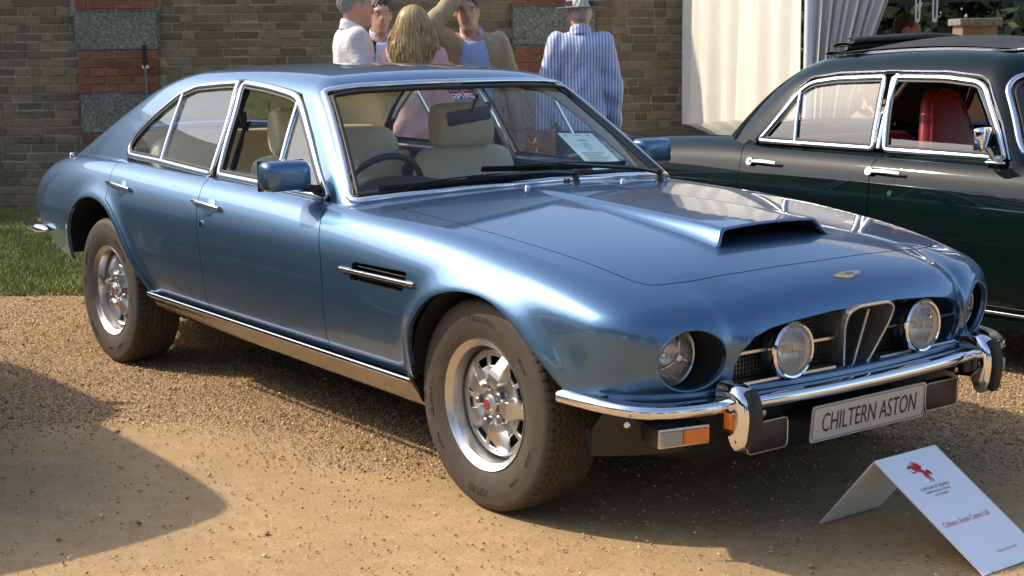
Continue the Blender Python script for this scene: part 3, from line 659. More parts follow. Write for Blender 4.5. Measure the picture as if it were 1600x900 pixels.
# ---- bumper
BP = catmull([(2.287, 0), (2.283, .2), (2.268, .4), (2.247, .55), (2.222, .68), (2.185, .775), (2.125, .835), (2.04, .868), (1.95, .886), (1.88, .893)], 7)
def bumper():
    right = np.array([(x, y, .434+.0*y) for x, y in BP]); full = np.concatenate([(right*np.array([1, -1, 1]))[::-1][:-1], right]); full[:, 2] += .012*np.clip((2.2-full[:, 0])/.3, 0, 1)
    prof = [(-.018, -.045), (.016, -.045), (.019, -.03), (.0205, -.012), (.018, -.001), (.011, .006), (0, .0085), (-.010, .006), (-.016, -.001), (-.0195, -.012), (-.0195, -.02)]
    T = np.gradient(full, axis=0); T /= np.linalg.norm(T, axis=1, keepdims=True); Nn = np.stack([T[:, 1], -T[:, 0], 0*T[:, 0]], 1)
    b = sweepobj('front_bumper', full, prof, M['chrome'], car, Nn, sharp=60)
    for s in (-1, 1):
        # overrider: curved chrome blade, rubber face, amber side marker
        ov = empty('overrider', (0, 0, 0)); ov.parent = car
        pth = catmull([(2.20, s*.55, .495), (2.262, s*.55, .492), (2.298, s*.55, .466), (2.312, s*.55, .42), (2.309, s*.55, .372), (2.298, s*.55, .330), (2.27, s*.55, .312)], 6)
        T = np.gradient(pth, axis=0); T /= np.linalg.norm(T, axis=1, keepdims=True); Nn = np.stack([-T[:, 2], 0*T[:, 0], T[:, 0]], 1)
        sweepobj('overrider_blade', pth, [(-.035, -.06), (-.037, -.02), (-.030, -.004), (-.016, .003), (.016, .003), (.030, -.004), (.037, -.02), (.035, -.06)], M['chrome'], ov, Nn, sharp=60)
        q = pth[10:31]; sweepobj('overrider_rubber', q+Nn[10:31]*.002, rprof(.040, .016, .35), M['rubber'], ov, Nn[10:31])
        boxobj('side_marker', (2.255, s*.5895, .398), (.030, .012, .046), M['orange'], ov, bev=.004)
        boxobj('marker_base', (2.238, s*.587, .395), (.05, .008, .06), M['rubber'], ov, bev=.003)
        # indicator unit
        ind = empty('indicator_lamp', (0, 0, 0)); ind.parent = car
        rot = Matrix.Rotation(R(14*s), 3, 'Z'); c = Vector((2.195, s*.705, .362)); ex = rot @ Vector((0, 1, 0)); ez = Vector((0, 0, 1)); en = rot @ Vector((1, 0, 0))
        boxobj('lamp_body', c-en*.05, (.10, .160, .056), M['black'], ind, rot, .006)
        boxobj('lamp_bezel', c+en*.002, (.008, .160, .054), M['satin'], ind, rot, .003)
        boxobj('amber_lens', c+en*.010-ex*s*.033, (.016, .080, .043), M['orange'], ind, rot, .005)
        boxobj('clear_lens', c+en*.0095+ex*s*.0415, (.015, .066, .043), M['clear'], ind, rot, .005)
        # blank black lamp covers next to the plate
        o = boxobj('lamp_cover', (2.20, s*.40, .318), (.05, .165, .088), M['black'], car, bev=.012); Q = resample(round_poly([(s*.40-.083, .274), (s*.40+.083, .274), (s*.40+.083, .362), (s*.40-.083, .362)], .014, 4), 40, True)
        sweepobj('cover_edge', np.array([(2.224, y, z) for y, z in Q]), circ(.0018, 6), M['satin'], o, np.array([1., 0, 0]), True)
        latheobj('bumper_bolt', [(.0001, .012), (.008, .011), (.011, .004), (.011, 0)], M['chrome'], b, 16, 'z', (2.262, s*.24, .4395))
        for yy in (.44, .50): latheobj('bracket_bolt', [(.0001, .014), (.009, .012), (.009, -.02)], M['nut'], b, 8, 'x', (2.235, s*yy, .395))
        boxobj('bumper_iron', (2.18, s*.50, .40), (.14, .05, .04), M['black'], b, bev=.004)
        latheobj('bumper_bolt', [(.0001, .008), (.007, .007), (.009, 0)], M['chrome'], b, 14, 'x', (2.13, s*.852, .405), rot=Matrix.Rotation(R(75*s), 3, 'Z'))
bumper()
# lower lip behind the bumper, valance, number plate
V = []; ys = np.linspace(-.84, .84, 61)
for y in ys:
    x0 = 2.215-.15*y*y-.26*abs(y)**6
    for x, z in ((x0-.01, .462), (x0-.002, .44), (x0-.008, .41), (x0-.05, .36), (x0-.055, .28), (x0-.075, .232+.12*abs(y/.84)**4), (x0-.08-.12*(1-abs(y/.84)**3), .205+.14*abs(y/.84)**4), (x0-.085-.42*(1-abs(y/.84)**2), .195+.15*abs(y/.84)**4)): V.append((x, y, z))
k = 8; V = np.array(V); F = [(i*k+j, i*k+j+1, (i+1)*k+j+1, (i+1)*k+j) for i in range(60) for j in range(k-1)]
mobj('front_valance', V, F, M['black'], car, True, sharp=40)
V = []
for y in ys:
    x0 = 2.235-.15*y*y-.26*abs(y)**6
    for dx, z in ((-.06, .474), (-.004, .470), (.002, .462), (-.004, .436)): V.append((x0+dx, y, z))
mobj('nose_lip', V, [(i*4+j, i*4+j+1, (i+1)*4+j+1, (i+1)*4+j) for i in range(60) for j in range(3)], M['blue'], car, True, sharp=60)
def plate(parent, text, c, tilt):
    rot = Matrix.Rotation(R(tilt), 3, 'Y'); root = empty('number_plate', c); root.parent = parent; root.rotation_euler = (0, R(tilt), 0)
    bm = bmesh.new(); P = round_poly([(-.26, -.0555), (.26, -.0555), (.26, .0555), (-.26, .0555)], .012, 5); vs_ = [bm.verts.new((0, y, z)) for y, z in P]; f = bm.faces.new(vs_); bmesh.ops.recalc_face_normals(bm, faces=[f])
    r = bmesh.ops.extrude_face_region(bm, geom=[f]); bmesh.ops.translate(bm, vec=(-.005, 0, 0), verts=[v for v in r['geom'] if isinstance(v, bmesh.types.BMVert)]); bmesh.ops.recalc_face_normals(bm, faces=bm.faces)
    bmobj('plate_panel', bm, M['plate'], root)
    Q = resample(round_poly([(-.2545, -.050), (.2545, -.050), (.2545, .050), (-.2545, .050)], .01, 5), 80, True); sweepobj('plate_border', np.array([(.0008, y, z) for y, z in Q]), circ(.0009, 5), M['ink'], root, np.array([1., 0, 0]), True)
    V, F = text_vf(text, .073, space=1.0); V = V*np.array([1, 1.0, 1]); w_ = V[:, 0].max()-V[:, 0].min(); V[:, 0] *= .43/w_; V[:, 0] -= (V[:, 0].max()+V[:, 0].min())/2; V[:, 1] -= (V[:, 1].max()+V[:, 1].min())/2; V[:, 1] *= .058/(V[:, 1].max()-V[:, 1].min())
    mobj('plate_lettering', np.stack([np.full(len(V), .0012), V[:, 0], V[:, 1]], 1), F, M['ink'], root, False)
plate(car, 'CHILTERN ASTON', (2.265, 0, .332), 5.5)
boxobj('plate_bracket', (2.20, 0, .34), (.10, .5, .02), M['black'], car, bev=.003)
# ---- rear bumper
RB = catmull([(-2.16, .872), (-2.28, .868), (-2.45, .845), (-2.58, .795), (-2.675, .70), (-2.73, .5), (-2.745, 0)], 8); right = np.array([(x, y, .553) for x, y in RB]); full = np.concatenate([right, (right*np.array([1, -1, 1]))[::-1][1:]])
T = np.gradient(full, axis=0); T /= np.linalg.norm(T, axis=1, keepdims=True); pr_ = [(-.018, -.03), (.018, -.03), (.023, 0), (.018, .024), (0, .034), (-.018, .024), (-.023, 0)]
V, F = sweep(full, pr_, np.stack([T[:, 1], -T[:, 0], 0*T[:, 0]], 1)); n = len(full); V = V.reshape(n, 7, 3); k_ = np.minimum(1, .18+np.minimum(np.arange(n), np.arange(n)[::-1])/9.); V = full[:, None]+(V-full[:, None])*k_[:, None, None]
mobj('rear_bumper', V.reshape(-1, 3), [f[::-1] for f in F], M['chrome'], car, True, sharp=60)
p, g = up_pt([-2.12], [-.735]); latheobj('filler_cap', [(.0001, .022), (.010, .020), (.014, .012), (.009, .006), (.018, 0)], M['chrome'], car, 24, 'z', tuple(p[0]))
# ------------------------------------------------------------ wheels
def build_tyre(Ro=.337, Ri=.196, hw=.112, n=420):
    """tread with zigzag grooves and shoulder slots, axis y, outer face at -y"""
    prof = []  # (y, r, kind)
    side = [(.086, Ri-.002), (.092, Ri+.006), (.098, Ri+.016), (.108, Ri+.045), (hw+.001, Ri+.075), (hw, Ri+.092), (.1085, Ri+.108), (.1085, Ri+.1085), (.106, Ri+.117), (.1015, Ri+.127), (.096, Ro-.0095), (.092, Ro-.006)]
    ty = np.linspace(-.088, .088, 67)
    pts = [(-y, r, 0) for y, r in side]+[(y, Ro-.004*(abs(y)/.088)**2.5, 1) for y in ty]+[(y, r, 0) for y, r in side[::-1]]
    Y = np.array([p[0] for p in pts]); Rr = np.array([p[1] for p in pts]); K = np.array([p[2] for p in pts]); k = len(pts)
    A = np.linspace(0, 2*math.pi, n, endpoint=False); V = np.zeros((n, k, 3))
    for i, a in enumerate(A):
        zz = .0042*(abs(((i/n*70) % 1)-.5)*4-1); r = Rr.copy()
        for g in (-.060, -.036, -.012, .012, .036, .060):
            d = np.abs(Y-(g+zz)); r = np.where((K == 1) & (d < .0026), r-.0075, r)
        if (i % 6) in (0, 1): r = np.where((K == 1) & (np.abs(Y) > .071), r-.006, r)
        if (i % 6) == 0: r = np.where((K == 0) & (Rr > Ro-.012), r-.004, r)
        V[i] = np.stack([r*math.cos(a), Y, r*math.sin(a)], -1)
    F = [(i*k+j, i*k+j+1, ((i+1) % n)*k+j+1, ((i+1) % n)*k+j) for i in range(n) for j in range(k-1)]
    return V.reshape(-1, 3), F
def polar_text(s, r, ang, size, y0, flip=False):
    V, F = text_vf(s, size, extr=.0012); a = ang-V[:, 0]/r*(1 if not flip else -1); rr = r+(V[:, 1] if not flip else -V[:, 1])
    return np.stack([rr*np.cos(a), y0-V[:, 2], rr*np.sin(a)], 1), F
def build_wheel():
    w = empty('wheel'); w.parent = car
    V, F = build_tyre(); tyre = mobj('tyre', V, F, M['tyre'], w, True, sharp=42)
    # seen from -y, +x to the right: angle measured in (x,z)
    for s, ang, sz, r in (('AVON', -90, .034, .272), ('TURBOSPEED', 90, .024, .272), ('225/70VR15', 190, .019, .268), ('RADIAL', 218, .017, .268), ('TUBELESS', -22, .018, .268), ('RADIAL', -48, .015, .268), ('AVON', 40, .02, .268)):
        V, F = polar_text(s, r, R(ang), sz, -.1127); mobj('tyre_lettering', V, F, M['tyretext'], tyre, False)
    # rim (barrel, polished lip)
    rim = latheobj('rim', [(.188, .10), (.197, .098), (.201, .090), (.186, .082), (.160, .06), (.160, -.02), (.176, -.030), (.183, -.060), (.1845, -.082), (.190, -.0885), (.199, -.0935), (.2055, -.100), (.207, -.096), (.205, -.088), (.198, -.078)], M['alloy'], w, 96, 'y', sharp=30)
    # face plate with ten windows
    rs = [.0, .03, .075, .112, .118, .148, .154, .166]; yv = [-.056, -.056, -.056, -.052, -.052, -.048, -.048, -.050]; n = 180; Vv = []; Ff = []
    for r, y in zip(rs, yv):
        for i in range(n): a = 2*math.pi*i/n; Vv.append((r*math.cos(a), y, r*math.sin(a)))
    for q in range(7):
        for i in range(n):
            deg = (i*2) % 72
            win = q == 4 and (deg in range(12, 34) or deg in range(40, 62))
            if win: continue
            Ff.append((q*n+i, q*n+(i+1) % n, (q+1)*n+(i+1) % n, (q+1)*n+i))
    pl = mobj('rim_face', Vv, Ff, M['alloyrough'], rim, True, sharp=30); md = pl.modifiers.new('t', 'SOLIDIFY'); md.thickness = .012; md.offset = 1
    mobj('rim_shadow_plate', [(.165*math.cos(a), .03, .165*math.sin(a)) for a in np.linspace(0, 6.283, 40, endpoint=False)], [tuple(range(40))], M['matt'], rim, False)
    # five chunky bosses between the nuts
    for q in range(5):
        a = R(72*q+1); c, s = math.cos(a), math.sin(a); bm = bmesh.new()
        def P(r, t, y): return bm.verts.new((r*c-t*s, y, r*s+t*c))
        sec = [(.044, .014, -.056, .010), (.058, .026, -.078, .018), (.085, .038, -.084, .026), (.102, .041, -.081, .029), (.134, .026, -.066, .018), (.160, .022, -.050, .017)]
        rings = [[P(r, -w0, -.046), P(r, -w1, y), P(r, w1, y), P(r, w0, -.046)] for r, w0, y, w1 in sec]
        for A_, B_ in zip(rings, rings[1:]):
            for i in range(3): bm.faces.new((A_[i], A_[i+1], B_[i+1], B_[i]))
        bm.faces.new(rings[0]); bm.faces.new(rings[-1][::-1]); bmesh.ops.recalc_face_normals(bm, faces=bm.faces); bmesh.ops.bevel(bm, geom=list(bm.edges), offset=.0022, segments=2, affect='EDGES'); bmobj('rim_boss', bm, M['alloy'], rim, sharp=35)
        a = R(72*q+37); 
        nut = latheobj('wheel_nut', [(.0001, -.080), (.006, -.0795), (.0105, -.076), (.0105, -.059), (.014, -.056), (.014, -.05)], M['nut'], w, 6, 'y', (.060*math.cos(a), 0, .060*math.sin(a)), sharp=25)
        latheobj('bolt_pocket', [(.017, -.0575), (.020, -.062), (.022, -.0565)], M['alloyrough'], rim, 20, 'y', (.060*math.cos(a), 0, .060*math.sin(a)))
    cap = latheobj('hub_cap', [(.0001, -.086), (.018, -.0855), (.0205, -.082), (.022, -.078), (.028, -.076), (.031, -.072), (.032, -.05)], M['alloy'], w, 40, 'y', sharp=25)
    latheobj('hub_emblem', [(.0001, -.0868), (.0165, -.0864), (.0175, -.085)], M['badgered'], cap, 32, 'y')
    bm = bmesh.new(); 
    for dx in (-.007, 0, .007): box(bm, (dx, -.0872, 0), (.0025, .0012, .018))
    box(bm, (0, -.0872, .001), (.024, .0012, .002)); bmobj('emblem_mark', bm, M['alloy'], cap)
    latheobj('hub_drum', [(.0001, .0), (.06, .0), (.13, .01), (.13, .1), (.0001, .1)], M['under'], w, 30, 'y')
    return w
M['tyretext'] = simple('tyre_lettering', (.046, .036, .028), .6)
def copy_tree(o, parent=None):
    c = o.copy(); COL.objects.link(c); c.parent = parent
    for ch in o.children: copy_tree(ch, c)
    return c
wheel = build_wheel(); first = True
for x in (1.4575, -1.4575):
    for s in (-1, 1):
        ww = wheel if first else copy_tree(wheel, car); first = False
        ww.location = (x, s*.748, .334); ww.rotation_euler = (0, R({(1, -1): 3, (-1, -1): 41}.get((1 if x > 0 else -1, s), 77)), 0 if s < 0 else math.pi)
# ------------------------------------------------------------ mirrors, wipers, cabin
def mirror(s):
    root = empty('door_mirror'); root.parent = car
    c = Vector((.335, s*.890, .975)); rot = Matrix.Rotation(R(s*4), 3, 'Z')
    V = []; n = 32; F = []
    for x, w_, h_, dz in ((-.042, .178, .106, 0), (-.036, .184, .112, 0), (.0, .184, .112, 0), (.020, .178, .106, -.001), (.034, .164, .094, -.003), (.042, .140, .074, -.004), (.045, .09, .04, -.005)):
        for t_ in np.linspace(0, 2*math.pi, n, endpoint=False):
            c_, s_ = math.cos(t_), math.sin(t_); e = .36; V.append(c+rot @ Vector((x, w_/2*math.copysign(abs(c_)**e, c_), h_/2*math.copysign(abs(s_)**e, s_)+dz)))
    F = [(i*n+j_, i*n+(j_+1) % n, (i+1)*n+(j_+1) % n, (i+1)*n+j_) for i in range(6) for j_ in range(n)]+[tuple(range(6*n, 7*n))]; mobj('mirror_housing', V, F, M['blue'], root, True, sharp=60)
    boxobj('mirror_bezel', c-rot @ Vector((.044, 0, 0)), (.008, .182, .110), M['black'], root, rot, .003)
    boxobj('mirror_glass', c-rot @ Vector((.0505, 0, 0)), (.004, .168, .092), M['chrome'], root, rot, .001)
    p, g = side_pt(.345, .893, 0, f_low); q = np.array([p[0]-g[0]*.012, p[0]+np.array([0, .012, .022]), (c.x+.012, abs(c.y)-.055, c.z-.045)])
    sweepobj('mirror_stalk', catmull(q*np.array([1, s, 1]), 5), [(-.024, -.014), (.024, -.014), (.028, 0), (.024, .014), (-.024, .014), (-.028, 0)], M['black'], root, np.array([0, s, .6]))
    bm = bmesh.new(); box(bm, (p[0][0], s*(p[0][1]-.002), p[0][2]+.004), (.10, .045, .022), bev=.008); bmobj('mirror_foot', bm, M['black'], root, sharp=40)
for s in (-1, 1): mirror(s)
def wiper(y0, y1, zz1, piv):
    root = empty('windscreen_wiper'); root.parent = car
    ys = np.linspace(y1, y0, 24); tt = np.linspace(0, 1, 24); zs = zz1*(1-tt)+.955*tt
    pt, g = front_pt(ys, zs, .006); bl = sweepobj('wiper_blade', pt, [(-.004, -.005), (.004, -.005), (.004, .012), (.0, .018), (-.004, .012)], M['black'], root, g)
    p0 = np.array(piv); m = pt[10]+g[10]*.018; mid = (p0+m)/2+np.array([.03, 0, .035])
    sweepobj('wiper_arm', catmull([p0+np.array([0, 0, .03]), p0*.75+m*.25+np.array([.012, 0, .032]), p0*.4+m*.6+np.array([.008, 0, .018]), m], 6), [(-.007, -.003), (.007, -.003), (.007, .007), (-.007, .007)], M['black'], root, np.array([.5, 0, 1.]))
    pt2 = pt[3:20]+g[3:20]*(.014+.012*np.sin(np.linspace(0, math.pi, 17)))[:, None]; sweepobj('wiper_bridge', pt2, circ(.0035, 6), M['black'], root, g[3:20])
    latheobj('wiper_spindle', [(.0001, .05), (.011, .048), (.013, .038), (.013, .012), (.017, .004), (.018, -.01)], M['black'], root, 16, 'z', piv)
b0, _ = up_pt([.80, .80, .82, .82], [.075, .50, -.17, .29], 0)
wiper(.03, -.66, .925, tuple(b0[0])); wiper(.45, -.27, .975, tuple(b0[1]))
for k in (2, 3): latheobj('washer_jet', [(.0001, .012), (.007, .011), (.009, .006), (.012, 0)], M['chrome'], car, 16, 'z', tuple(b0[k]))
# cabin
def soft(name, sec, mat, parent, sub=2, crease=0):
    """lofted cushion: sec list of loops"""
    n = len(sec[0]); V = [p for l in sec for p in l]; F = [(i*n+j, i*n+(j+1) % n, (i+1)*n+(j+1) % n, (i+1)*n+j) for i in range(len(sec)-1) for j in range(n)]+[tuple(range(n))[::-1], tuple(range((len(sec)-1)*n, len(sec)*n))]
    o = mobj(name, V, F, mat, parent, True); bm = bmesh.new(); bm.from_mesh(o.data); bmesh.ops.recalc_face_normals(bm, faces=bm.faces); bm.to_mesh(o.data); bm.free(); o.data.polygons.foreach_set('use_smooth', [True]*len(o.data.polygons))
    md = o.modifiers.new('s', 'SUBSURF'); md.levels = sub; md.render_levels = sub; return o
def cush(name, pts, hw, mat, parent, taper=1.0, puff=.02):
    """pts: outline in (x,z) side view, extruded across y with puffed ends; centred y=0"""
    P = np.array(pts); c = P.mean(0); secs = []
    for y, k in ((-hw, .72), (-hw*.97, .90), (-hw*.8, 1.0), (-hw*.3, 1.0), (hw*.3, 1.0), (hw*.8, 1.0), (hw*.97, .90), (hw, .72)):
        secs.append([(c[0]+(p[0]-c[0])*k, y, c[1]+(p[1]-c[1])*k) for p in P])
    return soft(name, secs, mat, parent)
def seat(x, y, mat, par, name='front_seat'):
    root = empty(name, (x, y, 0)); root.parent = par
    cush('seat_cushion', [(-.25, .40), (-.22, .52), (0, .53), (.22, .56), (.28, .50), (.26, .40)], .255, mat, root)
    cush('seat_back', [(-.22, .46), (-.12, .50), (-.20, .75), (-.285, .985), (-.33, 1.0), (-.37, .97), (-.36, .75), (-.30, .50)], .255, mat, root)
    for s in (-1, 1): 
        o = cush('seat_bolster', [(-.20, .55), (-.10, .58), (-.17, .74), (-.245, .90), (-.30, .90), (-.27, .60)], .045, mat, root); o.location = (0, s*.215, 0)
    cush('headrest', [(-.315, .985), (-.265, 1.0), (-.275, 1.10), (-.30, 1.175), (-.345, 1.19), (-.385, 1.16), (-.385, 1.03), (-.36, .985)], .15, mat, root)
    return root
for s in (-1, 1): seat(-.02 if s > 0 else -.12, s*.37, M['cream'], car)
rs = empty('rear_seat', (-1.05, 0, 0)); rs.parent = car
cush('seat_cushion', [(-.30, .40), (-.25, .52), (0, .53), (.22, .55), (.26, .40)], .66, M['cream'], rs); cush('seat_back', [(-.26, .48), (-.14, .52), (-.20, .80), (-.235, 1.03), (-.30, 1.065), (-.40, 1.03), (-.42, .5)], .66, M['cream'], rs)
boxobj('parcel_shelf', (-1.72, 0, .93), (.5, 1.16, .03), M['vinyl'], car, bev=.008)
boxobj('cabin_floor', (-.2, 0, .325), (2.4, 1.5, .02), M['carpet'], car, bev=0)
boxobj('centre_console', (.05, 0, .42), (1.2, .20, .2), M['cream'], car, bev=.03)
# dashboard following the screen base
V = []; F = []; ys = np.linspace(-.745, .745, 41)
for y in ys:
    xf = front_pt([y], [.905-.02*abs(y)], -.03)[0][0][0]
    for x, z in ((xf, .905-.03*abs(y)), (xf-.10, .915-.03*abs(y)), (xf-.24, .908-.03*abs(y)), (xf-.30, .885-.03*abs(y)), (xf-.32, .83), (xf-.26, .62)): V.append((x, y, z))
F = [(i*6+j, i*6+j+1, (i+1)*6+j+1, (i+1)*6+j) for i in range(40) for j in range(5)]; dash = mobj('dashboard', V, F, M['vinyl'], car, True, sharp=60)
V = []
for y in np.linspace(-.60, -.14, 15):
    e = 1-((y+.37)/.23)**2; V += [(.50, y, .868), (.36, y, .905+.030*e), (.25, y, .905+.035*e), (.22, y, .86)]
mobj('instrument_hood', V, [(i*4+j, i*4+j+1, (i+1)*4+j+1, (i+1)*4+j) for i in range(14) for j in range(3)], M['vinyl'], dash, True, sharp=60)
sw = empty('steering_wheel', (0, 0, 0)); sw.parent = car; c = Vector((.13, -.37, .845)); rot = Matrix.Rotation(R(-62), 3, 'Y')
ring = [c+rot @ Vector((.19*math.cos(a), .19*math.sin(a), 0)) for a in np.linspace(0, 2*math.pi, 60, endpoint=False)]; nn_ = np.array(rot @ Vector((0, 0, 1)))
sweepobj('wheel_ring', np.array(ring), circ(.0135, 10), M['vinyl'], sw, nn_, True)
for a in (90, -90, 180): sweepobj('wheel_spoke', np.array([c+rot @ Vector((.185*math.cos(R(a)), .185*math.sin(R(a)), 0)), c-Vector(nn_)*.03]), rprof(.03, .006), M['satin'], sw, nn_)
latheobj('wheel_boss', [(.0001, .03), (.04, .028), (.05, .01), (.045, -.05)], M['vinyl'], sw, 24, 'z', tuple(c-Vector(nn_)*.03), rot=rot)
sweepobj('steering_column', np.array([c-Vector(nn_)*.02, c-Vector(nn_)*.3]), circ(.035, 12), M['vinyl'], sw, np.array([0, 1., 0]))
# B pillars (inside), belts
for s in (-1, 1):
    Q = resample([(-.575, 1.27), (-.50, .93)], 10); pt, g = side_pt(Q[:, 0], Q[:, 1], -.035); sweepobj('centre_pillar', pt*np.array([1, s, 1]), rprof(.07, .02, .3), M['cream' if s > 0 else 'vinyl'], car, g*np.array([1, s, 1]))
    pt, g = side_pt(resample([(-.50, 1.16), (-.47, .93)], 10)[:, 0], resample([(-.50, 1.16), (-.47, .93)], 10)[:, 1], -.065); sweepobj('seat_belt', pt*np.array([1, s, 1]), rprof(.05, .004), M['rubber'], car, g*np.array([1, s, 1]))
    boxobj('belt_mount', (-.50, s*.625, 1.14), (.045, .02, .07), M['rubber'], car, bev=.008)
# rear-view mirror and flag sticker
p, g = front_pt([-.005], [1.235], -.03); p = p[0]
boxobj('rear_view_mirror', (p[0]-.055, p[1]-.0, p[2]-.055), (.022, .185, .056), M['black'], car, Matrix.Rotation(R(-14), 3, 'Z') @ Matrix.Rotation(R(8), 3, 'X'), .008); sweepobj('mirror_stem', np.array([(p[0]-.05, 0, p[2]-.05), (p[0]+.0, -.0, p[2]+.03)]), circ(.006, 8), M['black'], car, np.array([0, 1., 0]))
def on_screen(y0, z0, w, h, mat, off, name, par, pts=None, slant=0):
    if pts is None: pts = [(-1, -1), (1, -1), (1, 1), (-1, 1)]
    Y = np.array([y0+p[0]*w/2+slant*p[1]*h/2 for p in pts]); Z = np.array([z0+p[1]*h/2 for p in pts]); q, g = front_pt(Y, Z, -.0145-off); return mobj(name, q, [tuple(range(len(pts)))], mat, par, False)
fl_ = empty('flag_sticker'); fl_.parent = car; fy, fz, fw, fh = -.055, 1.262, .10, .044
k_ = -1  # stickers sit behind the glass: layers nearer the glass show first
def flag_poly(pts, mat, off, nm): on_screen(fy, fz, fw, fh, mat, off, nm, fl_, pts)
flag_poly(None, M['flagblue'], .0030, 'flag_field')
for a, b in (((-1, -1), (1, 1)), ((-1, 1), (1, -1))):
    a, b = np.array(a), np.array(b)
    for wd, m_, of in ((.26, 'white', .0024), (.09, 'redink', .0018)):
        n_ = np.array([-(b-a)[1], (b-a)[0]*1.0]); n_ = n_/np.linalg.norm(n_)*wd; flag_poly([tuple(np.clip(a+n_*.0, -1, 1)), tuple(np.clip(a+np.array([wd, 0]), -1, 1)), tuple(np.clip(b+np.array([0, -wd*1]), -1, 1)), tuple(b), tuple(np.clip(b-np.array([wd, 0]), -1, 1)), tuple(np.clip(a+np.array([0, np.sign(b[1]-a[1])*wd]), -1, 1))] if b[1] > a[1] else [tuple(a), tuple(a+np.array([wd, 0])), tuple(b+np.array([0, wd])), tuple(b), tuple(b-np.array([wd, 0])), tuple(a-np.array([0, wd]))], M[m_], of, 'flag_saltire')
for wx, wy, m_, of in ((.20, .36, 'white', .0012), (.11, .20, 'redink', .0006)):
    flag_poly([(-1, -wy), (1, -wy), (1, wy), (-1, wy)], M[m_], of, 'flag_cross'); flag_poly([(-wx, -1), (wx, -1), (wx, 1), (-wx, 1)], M[m_], of-.0002, 'flag_cross')
# information sheet lying behind the screen on the passenger side
sheet = empty('paper_sheet', (0, 0, 0), label='pale green printed information sheet behind the blue car windscreen', cat='paper')
c0 = np.array([.70, .485, .905]); ex = np.array([-.10, .995, 0]); ex /= np.linalg.norm(ex); q, g = front_pt([.42, .40], [.93, 1.06], -.03); ez = (q[1]-q[0]); ez /= np.linalg.norm(ez); ex = np.array([-.22, .975, 0.]); ex -= ez*ex.dot(ez); ex /= np.linalg.norm(ex); en = np.cross(ex, ez); en *= (1 if en[0] > 0 else -1)
o0 = q[0]+np.array([-.02, .03, -.02])+ez*.035
def sh(u, v, d=0): return o0+ex*u+ez*v+en*d
mobj('sheet', [sh(-.105, 0), sh(.105, 0), sh(.105, .297), sh(-.105, .297)], [(0, 1, 2, 3)], M['paper'], sheet, False)
for i, (v, u0, u1, th_) in enumerate([(.245, -.03, .03, .006), (.225, -.02, .02, .003), (.212, -.02, .022, .003), (.199, -.022, .02, .003), (.186, -.018, .018, .003)]+[(.165-.0105*k, -.075, .07-.02*((k*7) % 3), .0035) for k in range(9)]+[(.278, -.075, -.062, .011), (.28, -.02, .02, .004), (.278, .055, .075, .009)]):
    mobj('printed_line', [sh(u0, v, .001), sh(u1, v, .001), sh(u1, v+th_, .001), sh(u0, v+th_, .001)], [(0, 1, 2, 3)], M['greyink'], sheet, False)
# ------------------------------------------------------------ the dark green saloon: shape (own frame, x forward)
C2Y = 2.72
qZc = spline([-1.8, -1.5, -1.1, -.5, .2, 1.0, 1.6, 2.3, 2.9, 3.2], [.80, .87, .915, .945, .945, .935, .925, .905, .88, .85])
qTc = spline([-1.8, -1.5, -1.1, -.5, .2, 1.0, 1.6, 2.3, 2.9, 3.2], [.84, .93, .985, 1.02, 1.02, 1.02, 1.01, .99, .96, .93])
ARCH2_R = np.array([(-.62+.40*math.cos(a), .32+.40*math.sin(a)) for a in np.linspace(math.pi+.3, -.3, 30)])
ARCH2_F = ARCH2_R+np.array([2.78, 0])
def f_low2(x, Y, z):
    Zc = qZc(x); W = .865-.05*np.maximum(-.6-x, 0)**2-.05*np.maximum(x-2.1, 0)**2; zm = .62
    up = np.maximum(z-zm, 0)/np.maximum(Zc-zm, .05); dn = np.maximum(zm-z, 0)/.3
    fs = Y-(W-.075*np.minimum(up, 1.5)**2.6-.05*np.minimum(dn, 1.4)**2)
    ft = (z-(Zc+(qTc(x)-Zc)*(1-(Y/.79)**2)))*.95
    fr = -x-(1.80-.16*Y**2-.8*np.maximum(z-.7, 0)**2-.4*np.maximum(.6-z, 0)**2); ff = x-(3.2-.14*Y**2-.5*np.maximum(.6-z, 0)**2)
    f = smax(fs, ft, .085); f = smax(f, fr, .2); f = smax(f, ff, .13); return np.maximum(f, .2-z)
qRoof = spline([-1.2, -.4, 0, .4, .9, 1.2, 1.6], [1.20, 1.315, 1.362, 1.392, 1.405, 1.39, 1.34])
def f_top2(x, Y, z):
    q = z-.94; S = .782-.26*q-.42*q*q-.10*np.maximum(.1-x, 0)**1.5
    fs = (Y-S)*.93; ft = z-(qRoof(x)-.06*Y**2-.10*Y**4)
    fw = (x-(1.70-.80*(z-.95)-.42*Y**2))*.75; fb = (-x-(.50-.95*(z-.95)-.30*Y**2-.35*(z-.95)**2))*.75
    f = smax(fs, ft, .11); f = smax(f, fw, .07); f = smax(f, fb, .16); return np.maximum(f, .6-z)
car2 = empty('saloon_car', (0, 0, 0), label='dark green saloon with chrome window frames and folded fabric sunroof', cat='car')
th2 = np.concatenate([np.linspace(-90, -40, 6)[:-1], np.linspace(-40, -12, 10)[:-1], np.linspace(-12, 38, 70)[:-1], np.linspace(38, 90, 30)])
L2_ = ray_surface(f_low2, .6, -1.15, 2.6, 150, 40, np.radians(th2))
T2_ = ray_surface(f_top2, .80, -.1, 1.0, 60, 60, np.radians(np.concatenate([np.linspace(-8, 55, 90)[:-1], np.linspace(55, 90, 30)])))
RD2 = [(-.135, 1.1), (-.135, .94), (-.105, .86), (-.098, .70), (-.13, .55), (-.2, .3), (.70, .3), (.715, .76), (.695, .865), (.712, .93), (.72, 1.1)]
